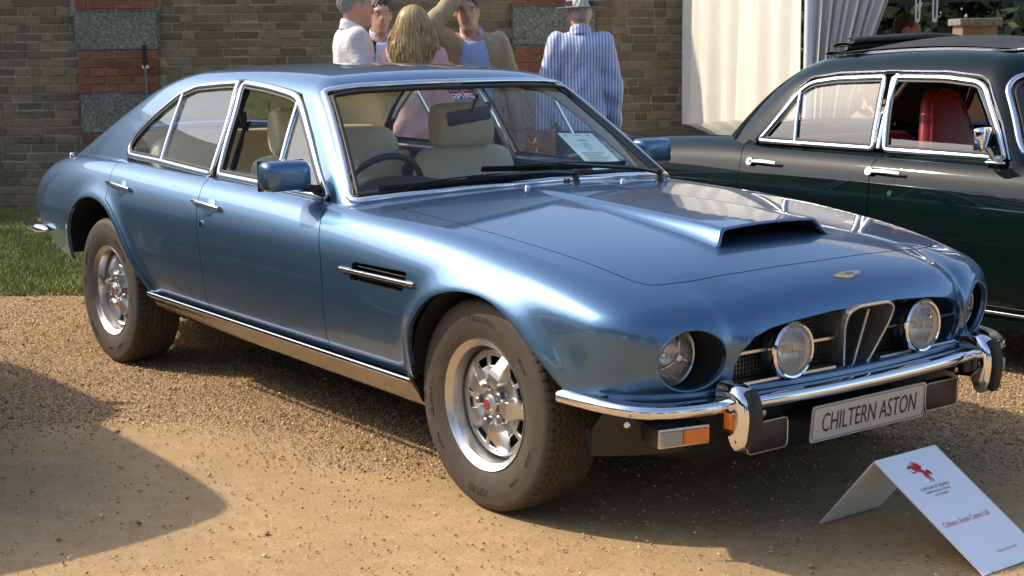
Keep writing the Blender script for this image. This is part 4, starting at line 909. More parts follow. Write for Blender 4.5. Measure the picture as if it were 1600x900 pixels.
FD2 = [(.72, 1.1), (.712, .93), (.695, .865), (.715, .76), (.70, .3), (1.60, .3), (1.60, .76), (1.52, .9), (1.42, 1.1)]
DLO2 = [(-.062, .947), (0, 1.010), (.072, 1.108), (.132, 1.206), (.195, 1.252), (.348, 1.272), (.64, 1.283), (.96, 1.283), (1.145, 1.266), (1.195, 1.242), (1.320, 1.063), (1.392, .925), (1.392, .85), (-.06, .85)]
WS2 = [(0, .985), (.4, .975), (.66, .955), (.755, .945), (.745, 1.0), (.655, 1.23), (.60, 1.275), (.4, 1.30), (0, 1.315)]; WS2F = WS2+[(-y, z) for y, z in WS2[::-1][1:-1]]
a = L2_
a = a.clip(np.where(a.V[:, 1] > .5, np.minimum(sd_poly(a.V[:, 0], a.V[:, 2], ARCH2_F), sd_poly(a.V[:, 0], a.V[:, 2], ARCH2_R)), 1)); a = a.clip(a.V[:, 2]-.245); a = a.clip(f_top2(a.V[:, 0], a.V[:, 1], a.V[:, 2])+.04)
def dsd(V, P): return np.where(V[:, 1] > .5, np.minimum(-sd_poly(V[:, 0], V[:, 2], P), sd_poly(V[:, 0], V[:, 2], ARCH2_R)-.03), -1.)
d1 = a.clip(dsd(a.V, RD2)-.0022); a = a.clip(-dsd(a.V, RD2)-.0022); d2 = a.clip(dsd(a.V, FD2)-.0022); a = a.clip(-dsd(a.V, FD2)-.0022)
a = a.flange(.015); a = a.join(a.mirror()); mobj('body_shell', a.V, a.F, M['green'], car2, True, a.N)
ROOFHOLE = round_poly([(.28, -.43), (1.12, -.43), (1.12, .43), (.28, .43)], .06, 5)
g2 = T2_.clip(f_low2(T2_.V[:, 0], T2_.V[:, 1], T2_.V[:, 2])+.004)
dl = np.where((g2.V[:, 1] > .55) & (g2.V[:, 0] < 1.42), sd_poly(g2.V[:, 0], g2.V[:, 2], DLO2), 1); sg2 = g2.clip(-dl); g2 = g2.clip(dl)
w_ = np.where(g2.V[:, 0] > 1.05, sd_poly(g2.V[:, 1], g2.V[:, 2], WS2F), 1); wg2 = g2.clip(-w_); g2 = g2.clip(w_)
w_ = np.where(g2.V[:, 0] < -.12, sd_poly(g2.V[:, 1], g2.V[:, 2], round_poly([(-.55, 1.0), (.55, 1.0), (.48, 1.27), (-.48, 1.27)], .07, 5)), 1); rg2 = g2.clip(-w_); g2 = g2.clip(w_)
g2 = g2.clip(np.where(g2.V[:, 2] > 1.3, sd_poly(g2.V[:, 0], g2.V[:, 1], ROOFHOLE), 1))
t = g2.flange(.02); t = t.join(t.mirror()); roof2 = mobj('roof', t.V, t.F, M['green'], car2, True, t.N)
t = g2.offset(-.025); t = t.join(t.mirror()); mobj('headliner', t.V, [f[::-1] for f in t.F], M['carpet'], roof2, True, -t.N)
t = wg2.offset(-.012); t = t.join(t.mirror()); ws2 = mobj('windscreen', t.V, t.F, M['glass'], car2, True, t.N)
t = rg2.offset(-.008); t = t.join(t.mirror()); mobj('rear_window', t.V, t.F, M['glass'], car2, True, t.N)
Q = resample(round_poly(WS2F, .06, 5), 160, True); pt, g = front_pt(Q[:, 0], Q[:, 1], -.006, f_top2); sweepobj('windscreen_frame', pt, rprof(.024, .016, .5), M['chrome'], ws2, g, True)
Q = resample(inset(round_poly(WS2F, .06, 5), .02), 160, True); pt, g = front_pt(Q[:, 0], Q[:, 1], -.006, f_top2); sweepobj('windscreen_seal', pt, rprof(.02, .008, .5), M['rubber'], ws2, g, True)
Q = resample(round_poly([(-.55, 1.0), (.55, 1.0), (.48, 1.27), (-.48, 1.27)], .07, 5), 90, True)
def back_pt(Y, z):
    lo = np.full(len(Y), -2.0); hi = np.full(len(Y), .3)
    for _ in range(40): m = (lo+hi)/2; v = f_top2(m, np.abs(Y), z); lo = np.where(v > 0, m, lo); hi = np.where(v > 0, hi, m)
    return np.stack([(lo+hi)/2, Y, z], 1)
sweepobj('rear_window_frame', back_pt(Q[:, 0], Q[:, 1]), circ(.012, 8), M['chrome'], car2, np.array([-1., 0, .6]), True)
RP2 = round_poly([(-.040, .955), (.012, 1.010), (.085, 1.103), (.145, 1.197), (.205, 1.238), (.35, 1.257), (.628, 1.268), (.655, 1.1), (.668, .948)], [.008, .03, .03, .04, .04, .03, .008, .02, .008], 4)
FP2 = round_poly([(.675, 1.268), (.96, 1.267), (1.135, 1.250), (1.180, 1.226), (1.303, 1.055), (1.366, .938), (.735, .946), (.705, 1.1)], [.008, .03, .05, .05, .03, .01, .008, .02], 4)
for s in (-1, 1):
    fl = np.array([1, s, 1])
    for nm, q, P, hd in (('rear_door', d1, RP2, ((-.03, .852), (.15, .850))), ('front_door', d2, FP2, ((.705, .846), (.885, .843)))):
        d = (q if s > 0 else q.mirror()).obj(nm, M['green'], car2, .015)
        c = q.offset(-.05); c = c.clip(c.V[:, 2]-.4); c = c if s > 0 else c.mirror(); mobj('door_card', c.V, [f[::-1] for f in c.F], M['vinyl'], d, True, -c.N)
        Q = resample(P, 110, True); pt, g = side_pt(Q[:, 0], Q[:, 1], -.003, f_top2); sweepobj('window_frame', pt*fl, rprof(.023, .013, .5), M['chrome'], d, g*fl, True)
        Q = resample(inset(P, .017), 110, True); pt, g = side_pt(Q[:, 0], Q[:, 1], -.004, f_top2); sweepobj('window_seal', pt*fl, rprof(.012, .006, .4), M['rubber'], d, g*fl, True)
        k = sg2.clip(-sd_poly(sg2.V[:, 0], sg2.V[:, 2], inset(P, .008)))
        if nm == 'front_door' and s < 0: k = k.clip(.998-k.V[:, 2]-.02*(k.V[:, 0]-.7))
        k = k.offset(-.008); k = k if s > 0 else k.mirror(); k.obj('window_pane', M['glassgrey'], d)
        (xa, za), (xb, zb) = hd; pt, g = side_pt([xa, xb], [za, zb], 0, f_low2); X = np.linspace(0, 1, 12); pp = pt[0]*(1-X)[:, None]+pt[1]*X[:, None]+g[0]*(.014+.02*np.sin(X*math.pi*.8))[:, None]
        h = sweepobj('door_handle', pp*fl, [(-.006, -.006), (.006, -.006), (.009, 0), (.006, .006), (-.006, .006), (-.009, 0)], M['chrome'], d, g[0]*fl)
        sweepobj('handle_rose', np.array([pt[0]-g[0]*.003, pt[0]+g[0]*.02])*fl, circ(.019, 16), M['chrome'], h, np.array([1., 0, 0]))
        Q = resample([(xa-.10 if nm == 'rear_door' else xa+.01, .945), (xb+.50 if nm == 'rear_door' else 1.37, .937)], 12)
    for k_, P in (('drip_rail', DLO2[:12]),):
        Q = resample(P, 90); pt, g = side_pt(Q[:, 0], Q[:, 1]+.008, -.002, f_top2); sweepobj(k_, pt*fl, rprof(.008, .014, .5), M['chrome'], roof2, g*fl)
    Q = resample([(.148, 1.206), (.200, .950)], 8); pt, g = side_pt(Q[:, 0], Q[:, 1], -.003, f_top2); sweepobj('window_divider', pt*fl, rprof(.018, .012, .5), M['chrome'], roof2, g*fl)
    Q = resample([(.692, 1.28), (.70, .95)], 8); pt, g = side_pt(Q[:, 0], Q[:, 1], -.003, f_top2); sweepobj('centre_pillar', pt*fl, rprof(.022, .012, .5), M['chrome'], roof2, g*fl)
    p, g = side_pt(.835, .76, 0, f_low2); sweepobj('door_lock', np.array([p[0]-g[0]*.003, p[0]+g[0]*.008])*fl, circ(.012, 14), M['chrome'], car2, np.array([1., 0, 0]))
    # chrome door mirror
    root = empty('door_mirror'); root.parent = car2; p, g = side_pt(1.33, .915, 0, f_low2); p = p[0]*fl
    bm = bmesh.new(); box(bm, (p[0]-.035, p[1]+s*.065, p[2]+.105), (.05, .15, .10), Matrix.Rotation(R(-s*20), 3, 'Z'), .018); bmobj('mirror_housing', bm, M['chrome'], root, sharp=60)
    sweepobj('mirror_stem', catmull([p-np.array([0, s*.01, .01]), p+np.array([-.01, s*.02, .02]), p+np.array([-.02, s*.05, .06])], 5), circ(.012, 10), M['chrome'], root, np.array([1., 0, 0])); bm = bmesh.new(); box(bm, (p[0], p[1]+s*.005, p[2]+.004), (.10, .05, .014), bev=.006); bmobj('mirror_foot', bm, M['chrome'], root, sharp=60)
    boxobj('sill', (.78, s*.79, .255), (1.95, .05, .06), M['green'], car2, bev=.015); sweepobj('sill_strip', np.array([(-.2, s*.828, .292), (1.72, s*.828, .292)]), rprof(.010, .006), M['chrome'], car2, np.array([0, s, .0]))
    for A in (ARCH2_F, ARCH2_R):
        n = len(A); mobj('wheel_well', [(x, s*.80, z) for x, z in A]+[(x, s*.45, z) for x, z in A], [(i, i+1, n+i+1, n+i) for i in range(n-1)]+[tuple(range(n, 2*n))], M['matt'], car2, True)
for nm, c, sz in (('floor_pan', (.77, 0, .27), (1.9, 1.5, .06)), ('engine_undertray', (2.3, 0, .36), (1.3, .85, .26)), ('boot_floor', (-.95, 0, .36), (1.2, .85, .26)), ('bulkhead', (1.75, 0, .6), (.05, 1.5, .6)), ('seat_bulkhead', (-.2, 0, .6), (.05, 1.5, .6))): boxobj(nm, c, sz, M['under'], car2, bev=.01)
for x in (-.62, 2.16):
    for s in (-1, 1):
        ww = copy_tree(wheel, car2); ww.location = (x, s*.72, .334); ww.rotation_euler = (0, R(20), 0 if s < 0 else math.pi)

def bucket(x, y):
    root = empty('front_seat', (x, y, 0)); root.parent = car2
    cush('seat_cushion', [(-.25, .40), (-.22, .52), (0, .53), (.22, .56), (.28, .50), (.26, .40)], .24, M['red'], root)
    secs = []
    for z, hw, xx, th in ((.46, .20, -.14, .10), (.60, .225, -.17, .12), (.80, .23, -.215, .125), (.95, .205, -.255, .12), (1.05, .165, -.28, .11), (1.14, .135, -.30, .10), (1.195, .10, -.31, .075), (1.215, .05, -.315, .04)):
        secs.append([(xx+th*.5*math.sin(q_)*(1 if math.sin(q_) > 0 else 1.1), hw*math.copysign(abs(math.cos(q_))**.7, math.cos(q_)), z) for q_ in np.linspace(0, 2*math.pi, 14, endpoint=False)])
    soft('seat_back', secs, M['red'], root); sweepobj('seat_piping', catmull([(-.13, -.20, .60), (-.19, -.20, .85), (-.235, -.15, 1.03), (-.27, -.10, 1.16), (-.28, 0, 1.205), (-.27, .10, 1.16), (-.235, .15, 1.03), (-.19, .20, .85), (-.13, .20, .60)], 6), circ(.006, 6), M['red'], root, np.array([1., 0, .3]))
bucket(1.02, -.36); bucket(1.02, .36); o = empty('rear_seat', (-.02, 0, 0)); o.parent = car2; cush('seat_cushion', [(-.2, .40), (-.1, .55), (.3, .55), (.34, .40)], .6, M['red'], o); cush('seat_back', [(-.16, .48), (-.02, .52), (-.1, .80), (-.14, .96), (-.2, .96), (-.26, .5)], .6, M['red'], o)
boxobj('dashboard', (1.38, 0, .86), (.22, 1.4, .12), M['vinyl'], car2, bev=.03); o = empty('steering_wheel'); o.parent = car2; rot = Matrix.Rotation(R(-60), 3, 'Y'); c = Vector((1.06, -.36, .93))
sweepobj('wheel_ring', np.array([c+rot @ Vector((.2*math.cos(q), .2*math.sin(q), 0)) for q in np.linspace(0, 6.2832, 48, endpoint=False)]), circ(.012, 8), M['vinyl'], o, np.array(rot @ Vector((0, 0, 1))), True)
# folded fabric sunroof: pleats heaped at the back of the opening, canvas hump along it
sun_r = empty('fabric_sunroof'); sun_r.parent = car2
path = catmull([(.34, .012), (.20, .010), (.11, .006), (.085, .018), (.11, .030), (.17, .024), (.215, .026), (.225, .038), (.20, .046), (.15, .042), (.128, .052), (.15, .066), (.20, .066), (.25, .056), (.262, .066), (.24, .080), (.215, .078)], 6); ys = np.linspace(-.44, .44, 17); V = []; n = len(path)
for y in ys:
    zb = float(up_pt([.2], [y], 0, f_top2)[0][0][2])
    for px_, pz in path: V.append((px_+.006*math.sin(9*y+pz*60), y, zb+pz*(1+.06*math.sin(6*y))+.10*(px_-.2)))
o = mobj('fabric_fold', V, [(i*n+j, i*n+j+1, (i+1)*n+j+1, (i+1)*n+j) for i in range(16) for j in range(n-1)], M['canvas'], sun_r, True); md = o.modifiers.new('t', 'SOLIDIFY'); md.thickness = .005
V = []; ys = np.linspace(-.45, .45, 25); xs_ = np.linspace(.26, 1.16, 30)
for x in xs_:
    for y in ys:
        u = (x-.26)/.90; zb = float(qRoof(x)-.06*y*y-.10*y**4)
        V.append((x, y, zb+.014+.036*math.sin(min(u*1.2, 1)*math.pi)**.8*(1-(y/.46)**4)))
F = [(i*25+j, i*25+j+1, (i+1)*25+j+1, (i+1)*25+j) for i in range(29) for j in range(24)]; mobj('fabric_panel', V, F, M['canvas'], sun_r, True)
Q = resample(ROOFHOLE, 90, True); pt, g = up_pt(Q[:, 0], Q[:, 1], -.001, f_top2, 1.7); sweepobj('sunroof_rail', pt, rprof(.014, .010), M['chrome'], sun_r, g, True)
# front and rear ends
gr2 = empty('grille'); gr2.parent = car2
E2 = round_poly([(-.26, .50), (.26, .50), (.22, .78), (.10, .83), (-.10, .83), (-.22, .78)], .08, 6); Q = resample(E2, 70, True); pt, g = front_pt(Q[:, 0], Q[:, 1], .004, f_low2, 4.); sweepobj('grille_surround', pt, circ(.016, 8), M['chrome'], gr2, g, True)
c_, _ = front_pt(np.array([0.]), np.array([.64]), .006, f_low2, 4.); mobj('grille_backing', np.concatenate([pt-g*.0, c_]), [(i, (i+1) % 70, 70) for i in range(70)], M['matt'], gr2, False)
for y in np.linspace(-.2, .2, 13):
    e = zext(y, E2); zz = np.linspace(e[0]+.01, e[1]-.01, 8); pt, g = front_pt(np.full(8, y), zz, .010, f_low2, 4.); sweepobj('grille_bar', pt, circ(.005, 6), M['chrome'], gr2, g)
for s in (-1, 1):
    for yy, zz, rr in ((.62, .67, .095), (.40, .56, .07)):
        p, g = front_pt(np.array([s*yy]), np.array([zz]), 0, f_low2, 4.); c = (p[0][0]-.01, s*yy, zz); root = empty('headlamp'); root.parent = car2
        latheobj('lamp_rim', [(rr*1.0, -.12), (rr*1.16, -.03), (rr*1.14, .012), (rr*1.0, .022), (rr*.95, .014)], M['chrome'], root, 40, 'x', c); latheobj('lamp_reflector', [(rr*.96, .012), (rr*.7, -.03), (.0001, -.045)], M['reflector'], root, 32, 'x', c); latheobj('lamp_glass', [(rr*.96, .014), (rr*.6, .030), (.0001, .036)], M['fluted'], root, 32, 'x', c)
    p, g = front_pt(np.array([s*.70]), np.array([.50]), .0, f_low2, 4.); latheobj('indicator_lamp', [(.034, -.02), (.034, .012), (.022, .024), (.0001, .028)], M['orange'], car2, 24, 'x', tuple(p[0]))
    boxobj('tail_lamp', (-1.66, s*.62, .72), (.10, .09, .17), M['badgered'], car2, bev=.02)
yb = np.linspace(-.84, .84, 41); bp_ = np.array([(3.30-.27*y*y-.35*abs(y)**7, y, .40) for y in yb]); T = np.gradient(bp_, axis=0); sweepobj('front_bumper', bp_, [(-.045, -.03), (.045, -.03), (.05, 0), (.03, .02), (-.03, .02), (-.05, 0)], M['chrome'], car2, np.stack([T[:, 1], -T[:, 0], 0*T[:, 0]], 1)/np.linalg.norm(T, axis=1, keepdims=True))
bp_ = np.array([(-1.88+.22*y*y+.3*abs(y)**7, y, .45) for y in yb]); T = np.gradient(bp_, axis=0); sweepobj('rear_bumper', bp_, [(-.045, -.03), (.045, -.03), (.05, 0), (.03, .02), (-.03, .02), (-.05, 0)], M['chrome'], car2, np.stack([-T[:, 1], T[:, 0], 0*T[:, 0]], 1)/np.linalg.norm(T, axis=1, keepdims=True))
Q = resample([(1.75, .0), (3.0, 0.)], 40); pt, g = up_pt(Q[:, 0], Q[:, 1], -.002, f_low2); sweepobj('bonnet_strip', pt, rprof(.014, .008, .5), M['chrome'], car2, g)
car2.location = (0, C2Y, 0)
# a third saloon parked alongside, beyond the left edge of the view; its shadow reaches the gravel here
car3 = copy_tree(car2); car3.location = (-2.94, -2.83, 0); car3['label'] = 'dark green saloon parked with its shadow reaching towards the blue car'
# ------------------------------------------------------------ place: ground, wall, tent
HV = np.array([math.cos(YAW), math.sin(YAW)]); RV = np.array([math.sin(YAW), -math.cos(YAW)])
def ds(D, s, z=0.): p = CAMP[:2]+HV*D+RV*s; return (p[0], p[1], z)      # metres ahead of / right of the viewpoint
def pxs(u, D): return (u-804)/FPX*D*.987                                   # sideways metres for a bearing
WALL_D = 13.44; WROT = math.atan2(RV[1], RV[0])
def gravel_mat():
    m = NB('gravel'); b = m.bsdf((.3, .2, .1), .95); co = m.co()
    big = m.noise(.55, 4, .55, co); mid = m.noise(9, 5, .6, co); fine = m.noise(70, 5, .7, co); v = m.n('ShaderNodeTexVoronoi'); v.inputs['Scale'].default_value = 120; m.l(co, v.inputs['Vector'])
    sp = m.n('ShaderNodeSeparateColor'); m.l(v.outputs['Color'], sp.inputs[0])
    stone = m.ramp(sp.outputs[0], [(0, (.20, .125, .06)), (.35, (.44, .27, .125)), (.7, (.58, .375, .18)), (1, (.70, .51, .30))])
    sand = m.ramp(mid, [(.25, (.45, .275, .115)), (.75, (.62, .41, .195))]); sand = m.mix(m.ramp(fine, [(.35, g3(0)), (.7, g3(1))]), sand, m.mix(.5, sand, (.27, .165, .078)))
    at = m.n('ShaderNodeAttribute', attribute_name='coarse'); c = m.mix(at.outputs['Fac'], sand, stone); c2 = m.mix(m.ramp(big, [(.35, g3(0)), (.7, g3(.45))]), c, m.mix(.5, c, (.30, .21, .12))); tr_ = m.noise(2.2, 6, .65, co); c2 = m.mix(m.ramp(tr_, [(.42, g3(0)), (.62, g3(.55))]), c2, m.mix(.45, c2, (.26, .17, .085))); m.l(c2, b.inputs['Base Color'])
    h = m.math('ADD', m.math('MULTIPLY', v.outputs['Distance'], m.math('MULTIPLY', at.outputs['Fac'], -1.2)), m.math('ADD', m.math('MULTIPLY', fine, .5), m.math('MULTIPLY', mid, .6))); m.bump(h, .7, .012)
    return m.m
def pebble_mat():
    m = NB('pebble'); b = m.bsdf((.3, .2, .1), .85); g = m.n('ShaderNodeNewGeometry'); c = m.ramp(g.outputs['Random Per Island'], [(0, (.19, .125, .07)), (.3, (.44, .275, .14)), (.65, (.60, .39, .20)), (.9, (.68, .49, .29)), (1, (.80, .66, .50))]); m.l(c, b.inputs['Base Color']); return m.m
def coarse(x, y):
    D = (x-CAMP[0])*HV[0]+(y-CAMP[1])*HV[1]; s = (x-CAMP[0])*RV[0]+(y-CAMP[1])*RV[1]
    w = .22*np.sin(x*2.3+1)*np.cos(y*1.9)+.16*np.sin(x*5.1-y*4.3)+.12*np.sin(3*s+1.7*D)
    t = np.clip((D+w-4.75-.15*np.clip(s, -2, 0)*-1)/.75, 0, 1); return t*t*(3-2*t)*.95+.05
def ground():
    def sheet(name, xs, ys, mat, z=0., rough=0.):
        X, Y = np.meshgrid(xs, ys, indexing='ij'); n, k = X.shape
        Z = np.full(X.shape, z)
        if rough: Z = Z+rough*(np.sin(X*3.1+Y*1.7)+np.sin(X*1.3-Y*4.1+2)+.6*np.sin(X*7.7+Y*6.1))-rough*2.6
        V = np.stack([X, Y, Z], -1).reshape(-1, 3); F = [(i*k+j, (i+1)*k+j, (i+1)*k+j+1, i*k+j+1) for i in range(n-1) for j in range(k-1)]
        o = mobj(name, V, F, mat, None, True); at = o.data.attributes.new('coarse', 'FLOAT', 'POINT'); at.data.foreach_set('value', coarse(V[:, 0], V[:, 1]).astype(np.float32)); return o
    xs = np.concatenate([[-1500, -300, -60, -20], np.arange(-8, 5.01, .1), [8, 20, 60, 300, 1500]]); ys = np.concatenate([[-1500, -300, -60, -20, -8], np.arange(-5, 4.01, .1), [8, 20, 60, 300, 1500]])
    tag(sheet('ground', xs, ys, gravel_mat(), 0., .0018), kind='structure')
    # pebbles
    r = np.random.RandomState(3); n = 260000; D = 3.0+6.0*r.rand(n)**1.25; s = (r.rand(n)*2-1)*(D*.36+.2); x = CAMP[0]+HV[0]*D+RV[0]*s; y = CAMP[1]+HV[1]*D+RV[1]*s
    dens = .06+.94*np.maximum(coarse(x, y)-.05, 0)/.95; keep = (r.rand(n) < dens*.62) & (D < 8.75); x, y, D = x[keep], y[keep], D[keep]; n = len(x)
    sz = (.0022+.0036*r.rand(n)**2.0+.005*(r.rand(n) > .988)); base = np.array([(1, 0, 0), (-.3, .95, 0), (-.6, -.8, 0), (.35, .25, .8), (-.4, .1, .7), (.1, -.3, -.6)]); faces = np.array([(0, 1, 3), (1, 4, 3), (1, 2, 4), (2, 3, 4), (2, 0, 3), (1, 0, 5), (2, 1, 5), (0, 2, 5)])
    a = r.rand(n)*6.283; ca, sa = np.cos(a), np.sin(a); V = np.zeros((n, 6, 3)); bx = base[None]*(.75+.5*r.rand(n, 6, 1)); el = 1+.7*r.rand(n)
    V[..., 0] = (bx[..., 0]*ca[:, None]*el[:, None]-bx[..., 1]*sa[:, None])*sz[:, None]+x[:, None]; V[..., 1] = (bx[..., 0]*sa[:, None]*el[:, None]+bx[..., 1]*ca[:, None])*sz[:, None]+y[:, None]; V[..., 2] = bx[..., 2]*sz[:, None]+sz[:, None]*.25
    me = bpy.data.meshes.new('gravel'); nf = n*8; me.vertices.add(n*6); me.vertices.foreach_set('co', V.reshape(-1).astype(np.float32)); idx = (faces[None]+(np.arange(n)*6)[:, None, None]).reshape(-1)
    me.loops.add(nf*3); me.loops.foreach_set('vertex_index', idx.astype(np.int32)); me.polygons.add(nf); me.polygons.foreach_set('loop_start', (np.arange(nf)*3).astype(np.int32)); me.update(calc_edges=True); me.validate(); me.materials.append(pebble_mat())
    o = bpy.data.objects.new('gravel', me); COL.objects.link(o); tag(o, 'loose brown gravel stones scattered over the ground', 'gravel', kind='stuff')
ground()
def grass():
    m = NB('lawn'); b = m.bsdf((.1, .13, .03), .9); f = m.noise(3, 5); f2 = m.noise(60, 4); m.l(m.mix(m.ramp(f2, [(.3, g3(0)), (.7, g3(.6))]), m.ramp(f, [(.3, (.09, .13, .03)), (.7, (.20, .21, .06))]), (.05, .06, .02)), b.inputs['Base Color']); m.bump(f2, .6, .02)
    c = [ds(8.8, -14, .004), ds(8.72, 1.9, .004), ds(WALL_D+.1, 1.9, .004), ds(WALL_D+.1, -14, .004)]; V = []; n = 60
    for i in range(n+1):
        t = i/n; s = -14+15.9*t; V += [ds(8.78+.05*math.sin(s*3)+.03*math.sin(s*11), s, .004), ds(WALL_D+.1, s, .004)]
    tag(mobj('lawn', V, [(2*i, 2*i+2, 2*i+3, 2*i+1) for i in range(n)], m.m, None, False), kind='structure')
    r = np.random.RandomState(5); n = 52000; D = 8.72+4.7*r.rand(n); s = np.where(r.rand(n) < .9, -(D*.345)-.1+r.rand(n)*1.35, -3.6+5.4*r.rand(n)); p = CAMP[:2]+HV*D[:, None]+RV*s[:, None]
    clump = .5+.5*np.sin(p[:, 0]*5+np.sin(p[:, 1]*7)*2)*np.cos(p[:, 1]*4.3); h = (.018+.035*r.rand(n))*(.6+.8*clump); wd = .0022+.002*r.rand(n); a = r.rand(n)*6.283; lean = (r.rand(n, 2)-.5)*.05
    V = np.zeros((n, 4, 3)); dx, dy = np.cos(a)*wd, np.sin(a)*wd
    V[:, 0] = np.stack([p[:, 0]-dx, p[:, 1]-dy, 0*h], 1); V[:, 1] = np.stack([p[:, 0]+dx, p[:, 1]+dy, 0*h], 1); V[:, 2] = np.stack([p[:, 0]+dx*.7+lean[:, 0]*.4, p[:, 1]+dy*.7+lean[:, 1]*.4, h*.6], 1); V[:, 3] = np.stack([p[:, 0]+lean[:, 0], p[:, 1]+lean[:, 1], h], 1)
    gm = NB('grass_blade'); b = gm.bsdf((.1, .15, .03), .6); g = gm.n('ShaderNodeNewGeometry'); nz = gm.noise(1.4, 3, .5); gm.l(gm.mix(gm.ramp(nz, [(.4, g3(0)), (.6, g3(.6))]), gm.ramp(g.outputs['Random Per Island'], [(0, (.12, .18, .035)), (.6, (.27, .32, .075)), (1, (.46, .42, .15))]), (.09, .13, .03)), b.inputs['Base Color'])
    o = mobj('grass', V.reshape(-1, 3), np.concatenate([np.stack([np.arange(n)*4, np.arange(n)*4+1, np.arange(n)*4+2], 1), np.stack([np.arange(n)*4, np.arange(n)*4+2, np.arange(n)*4+3], 1)]), gm.m, None, False); tag(o, 'short green grass at the foot of the brick wall', 'grass', kind='stuff')
grass()
# ---- brick wall with two piers of stone blocks and red brick
def brick_mat(name, stops, lich=.5):
    m = NB(name); b = m.bsdf((.2, .15, .1), .92); oi = m.n('ShaderNodeObjectInfo'); geo = m.n('ShaderNodeNewGeometry'); rnd = m.math('FRACT', m.math('ADD', oi.outputs['Random'], geo.outputs['Random Per Island']))
    co = m.n('ShaderNodeNewGeometry').outputs['Position']; f = m.noise(16, 6, .7, co); f2 = m.noise(70, 5, .7, co); base = m.ramp(rnd, stops); c = m.mix(m.ramp(f, [(.35, g3(0)), (.68, g3(.75))]), base, m.mix(.55, base, (.08, .068, .045)))
    c = m.mix(m.ramp(m.noise(34, 5, .75, co), [(.60, g3(0)), (.72, g3(lich))]), c, (.30, .28, .22)); m.l(c, b.inputs['Base Color']); m.bump(m.math('ADD', f2, f), .6, .006); return m.m
M['brick'] = brick_mat('brown_brick', [(0, (.165, .118, .07)), (.4, (.24, .172, .10)), (.75, (.30, .215, .125)), (1, (.35, .225, .135))], .45)
M['redbrick'] = brick_mat('red_brick', [(0, (.22, .07, .038)), (.5, (.30, .092, .048)), (1, (.37, .13, .065))], .25)
def mortar_mat():
    m = NB('mortar'); b = m.bsdf((.2, .18, .14), .95); co = m.n('ShaderNodeNewGeometry').outputs['Position']; f = m.noise(28, 6, .7, co); m.l(m.ramp(f, [(.3, (.28, .24, .18)), (.7, (.48, .42, .32))]), b.inputs['Base Color']); m.bump(f, .5, .006); return m.m
M['mortar'] = mortar_mat()
def stone_mat():
    m = NB('lichened_stone'); b = m.bsdf((.3, .28, .25), .9); co = m.n('ShaderNodeNewGeometry').outputs['Position']; f = m.noise(45, 8, .75, co); g = m.noise(3.2, 4, .6, co); o = m.noise(8, 3, .5, co)
    c = m.ramp(f, [(.30, (.055, .05, .042)), (.46, (.17, .155, .125)), (.6, (.36, .335, .28)), (.75, (.58, .56, .49))]); c = m.mix(m.ramp(g, [(.35, g3(.6)), (.65, g3(0))]), c, m.mix(.6, c, (.08, .075, .06))); c = m.mix(m.ramp(o, [(.68, g3(0)), (.73, g3(.8))]), c, (.34, .17, .045)); m.l(c, b.inputs['Base Color']); m.bump(f, .5, .008); return m.m
M['stone'] = stone_mat()
def brick_mesh(l, h, d, seed):
    r = random.Random(seed); bm = bmesh.new(); box(bm, (0, 0, 0), (l, d, h)); bmesh.ops.bevel(bm, geom=list(bm.edges), offset=.005, segments=1, affect='EDGES')
    for v in bm.verts: v.co += Vector((r.uniform(-.003, .003), r.uniform(-.004, .004), r.uniform(-.002, .002)))
    me = bpy.data.meshes.new('brick'); bm.to_mesh(me); bm.free(); return me
WX = Matrix.Translation(Vector(ds(WALL_D, 0))) @ Matrix.Rotation(WROT, 4, 'Z')    # local x along wall to the right, -y ... towards viewer is local -y
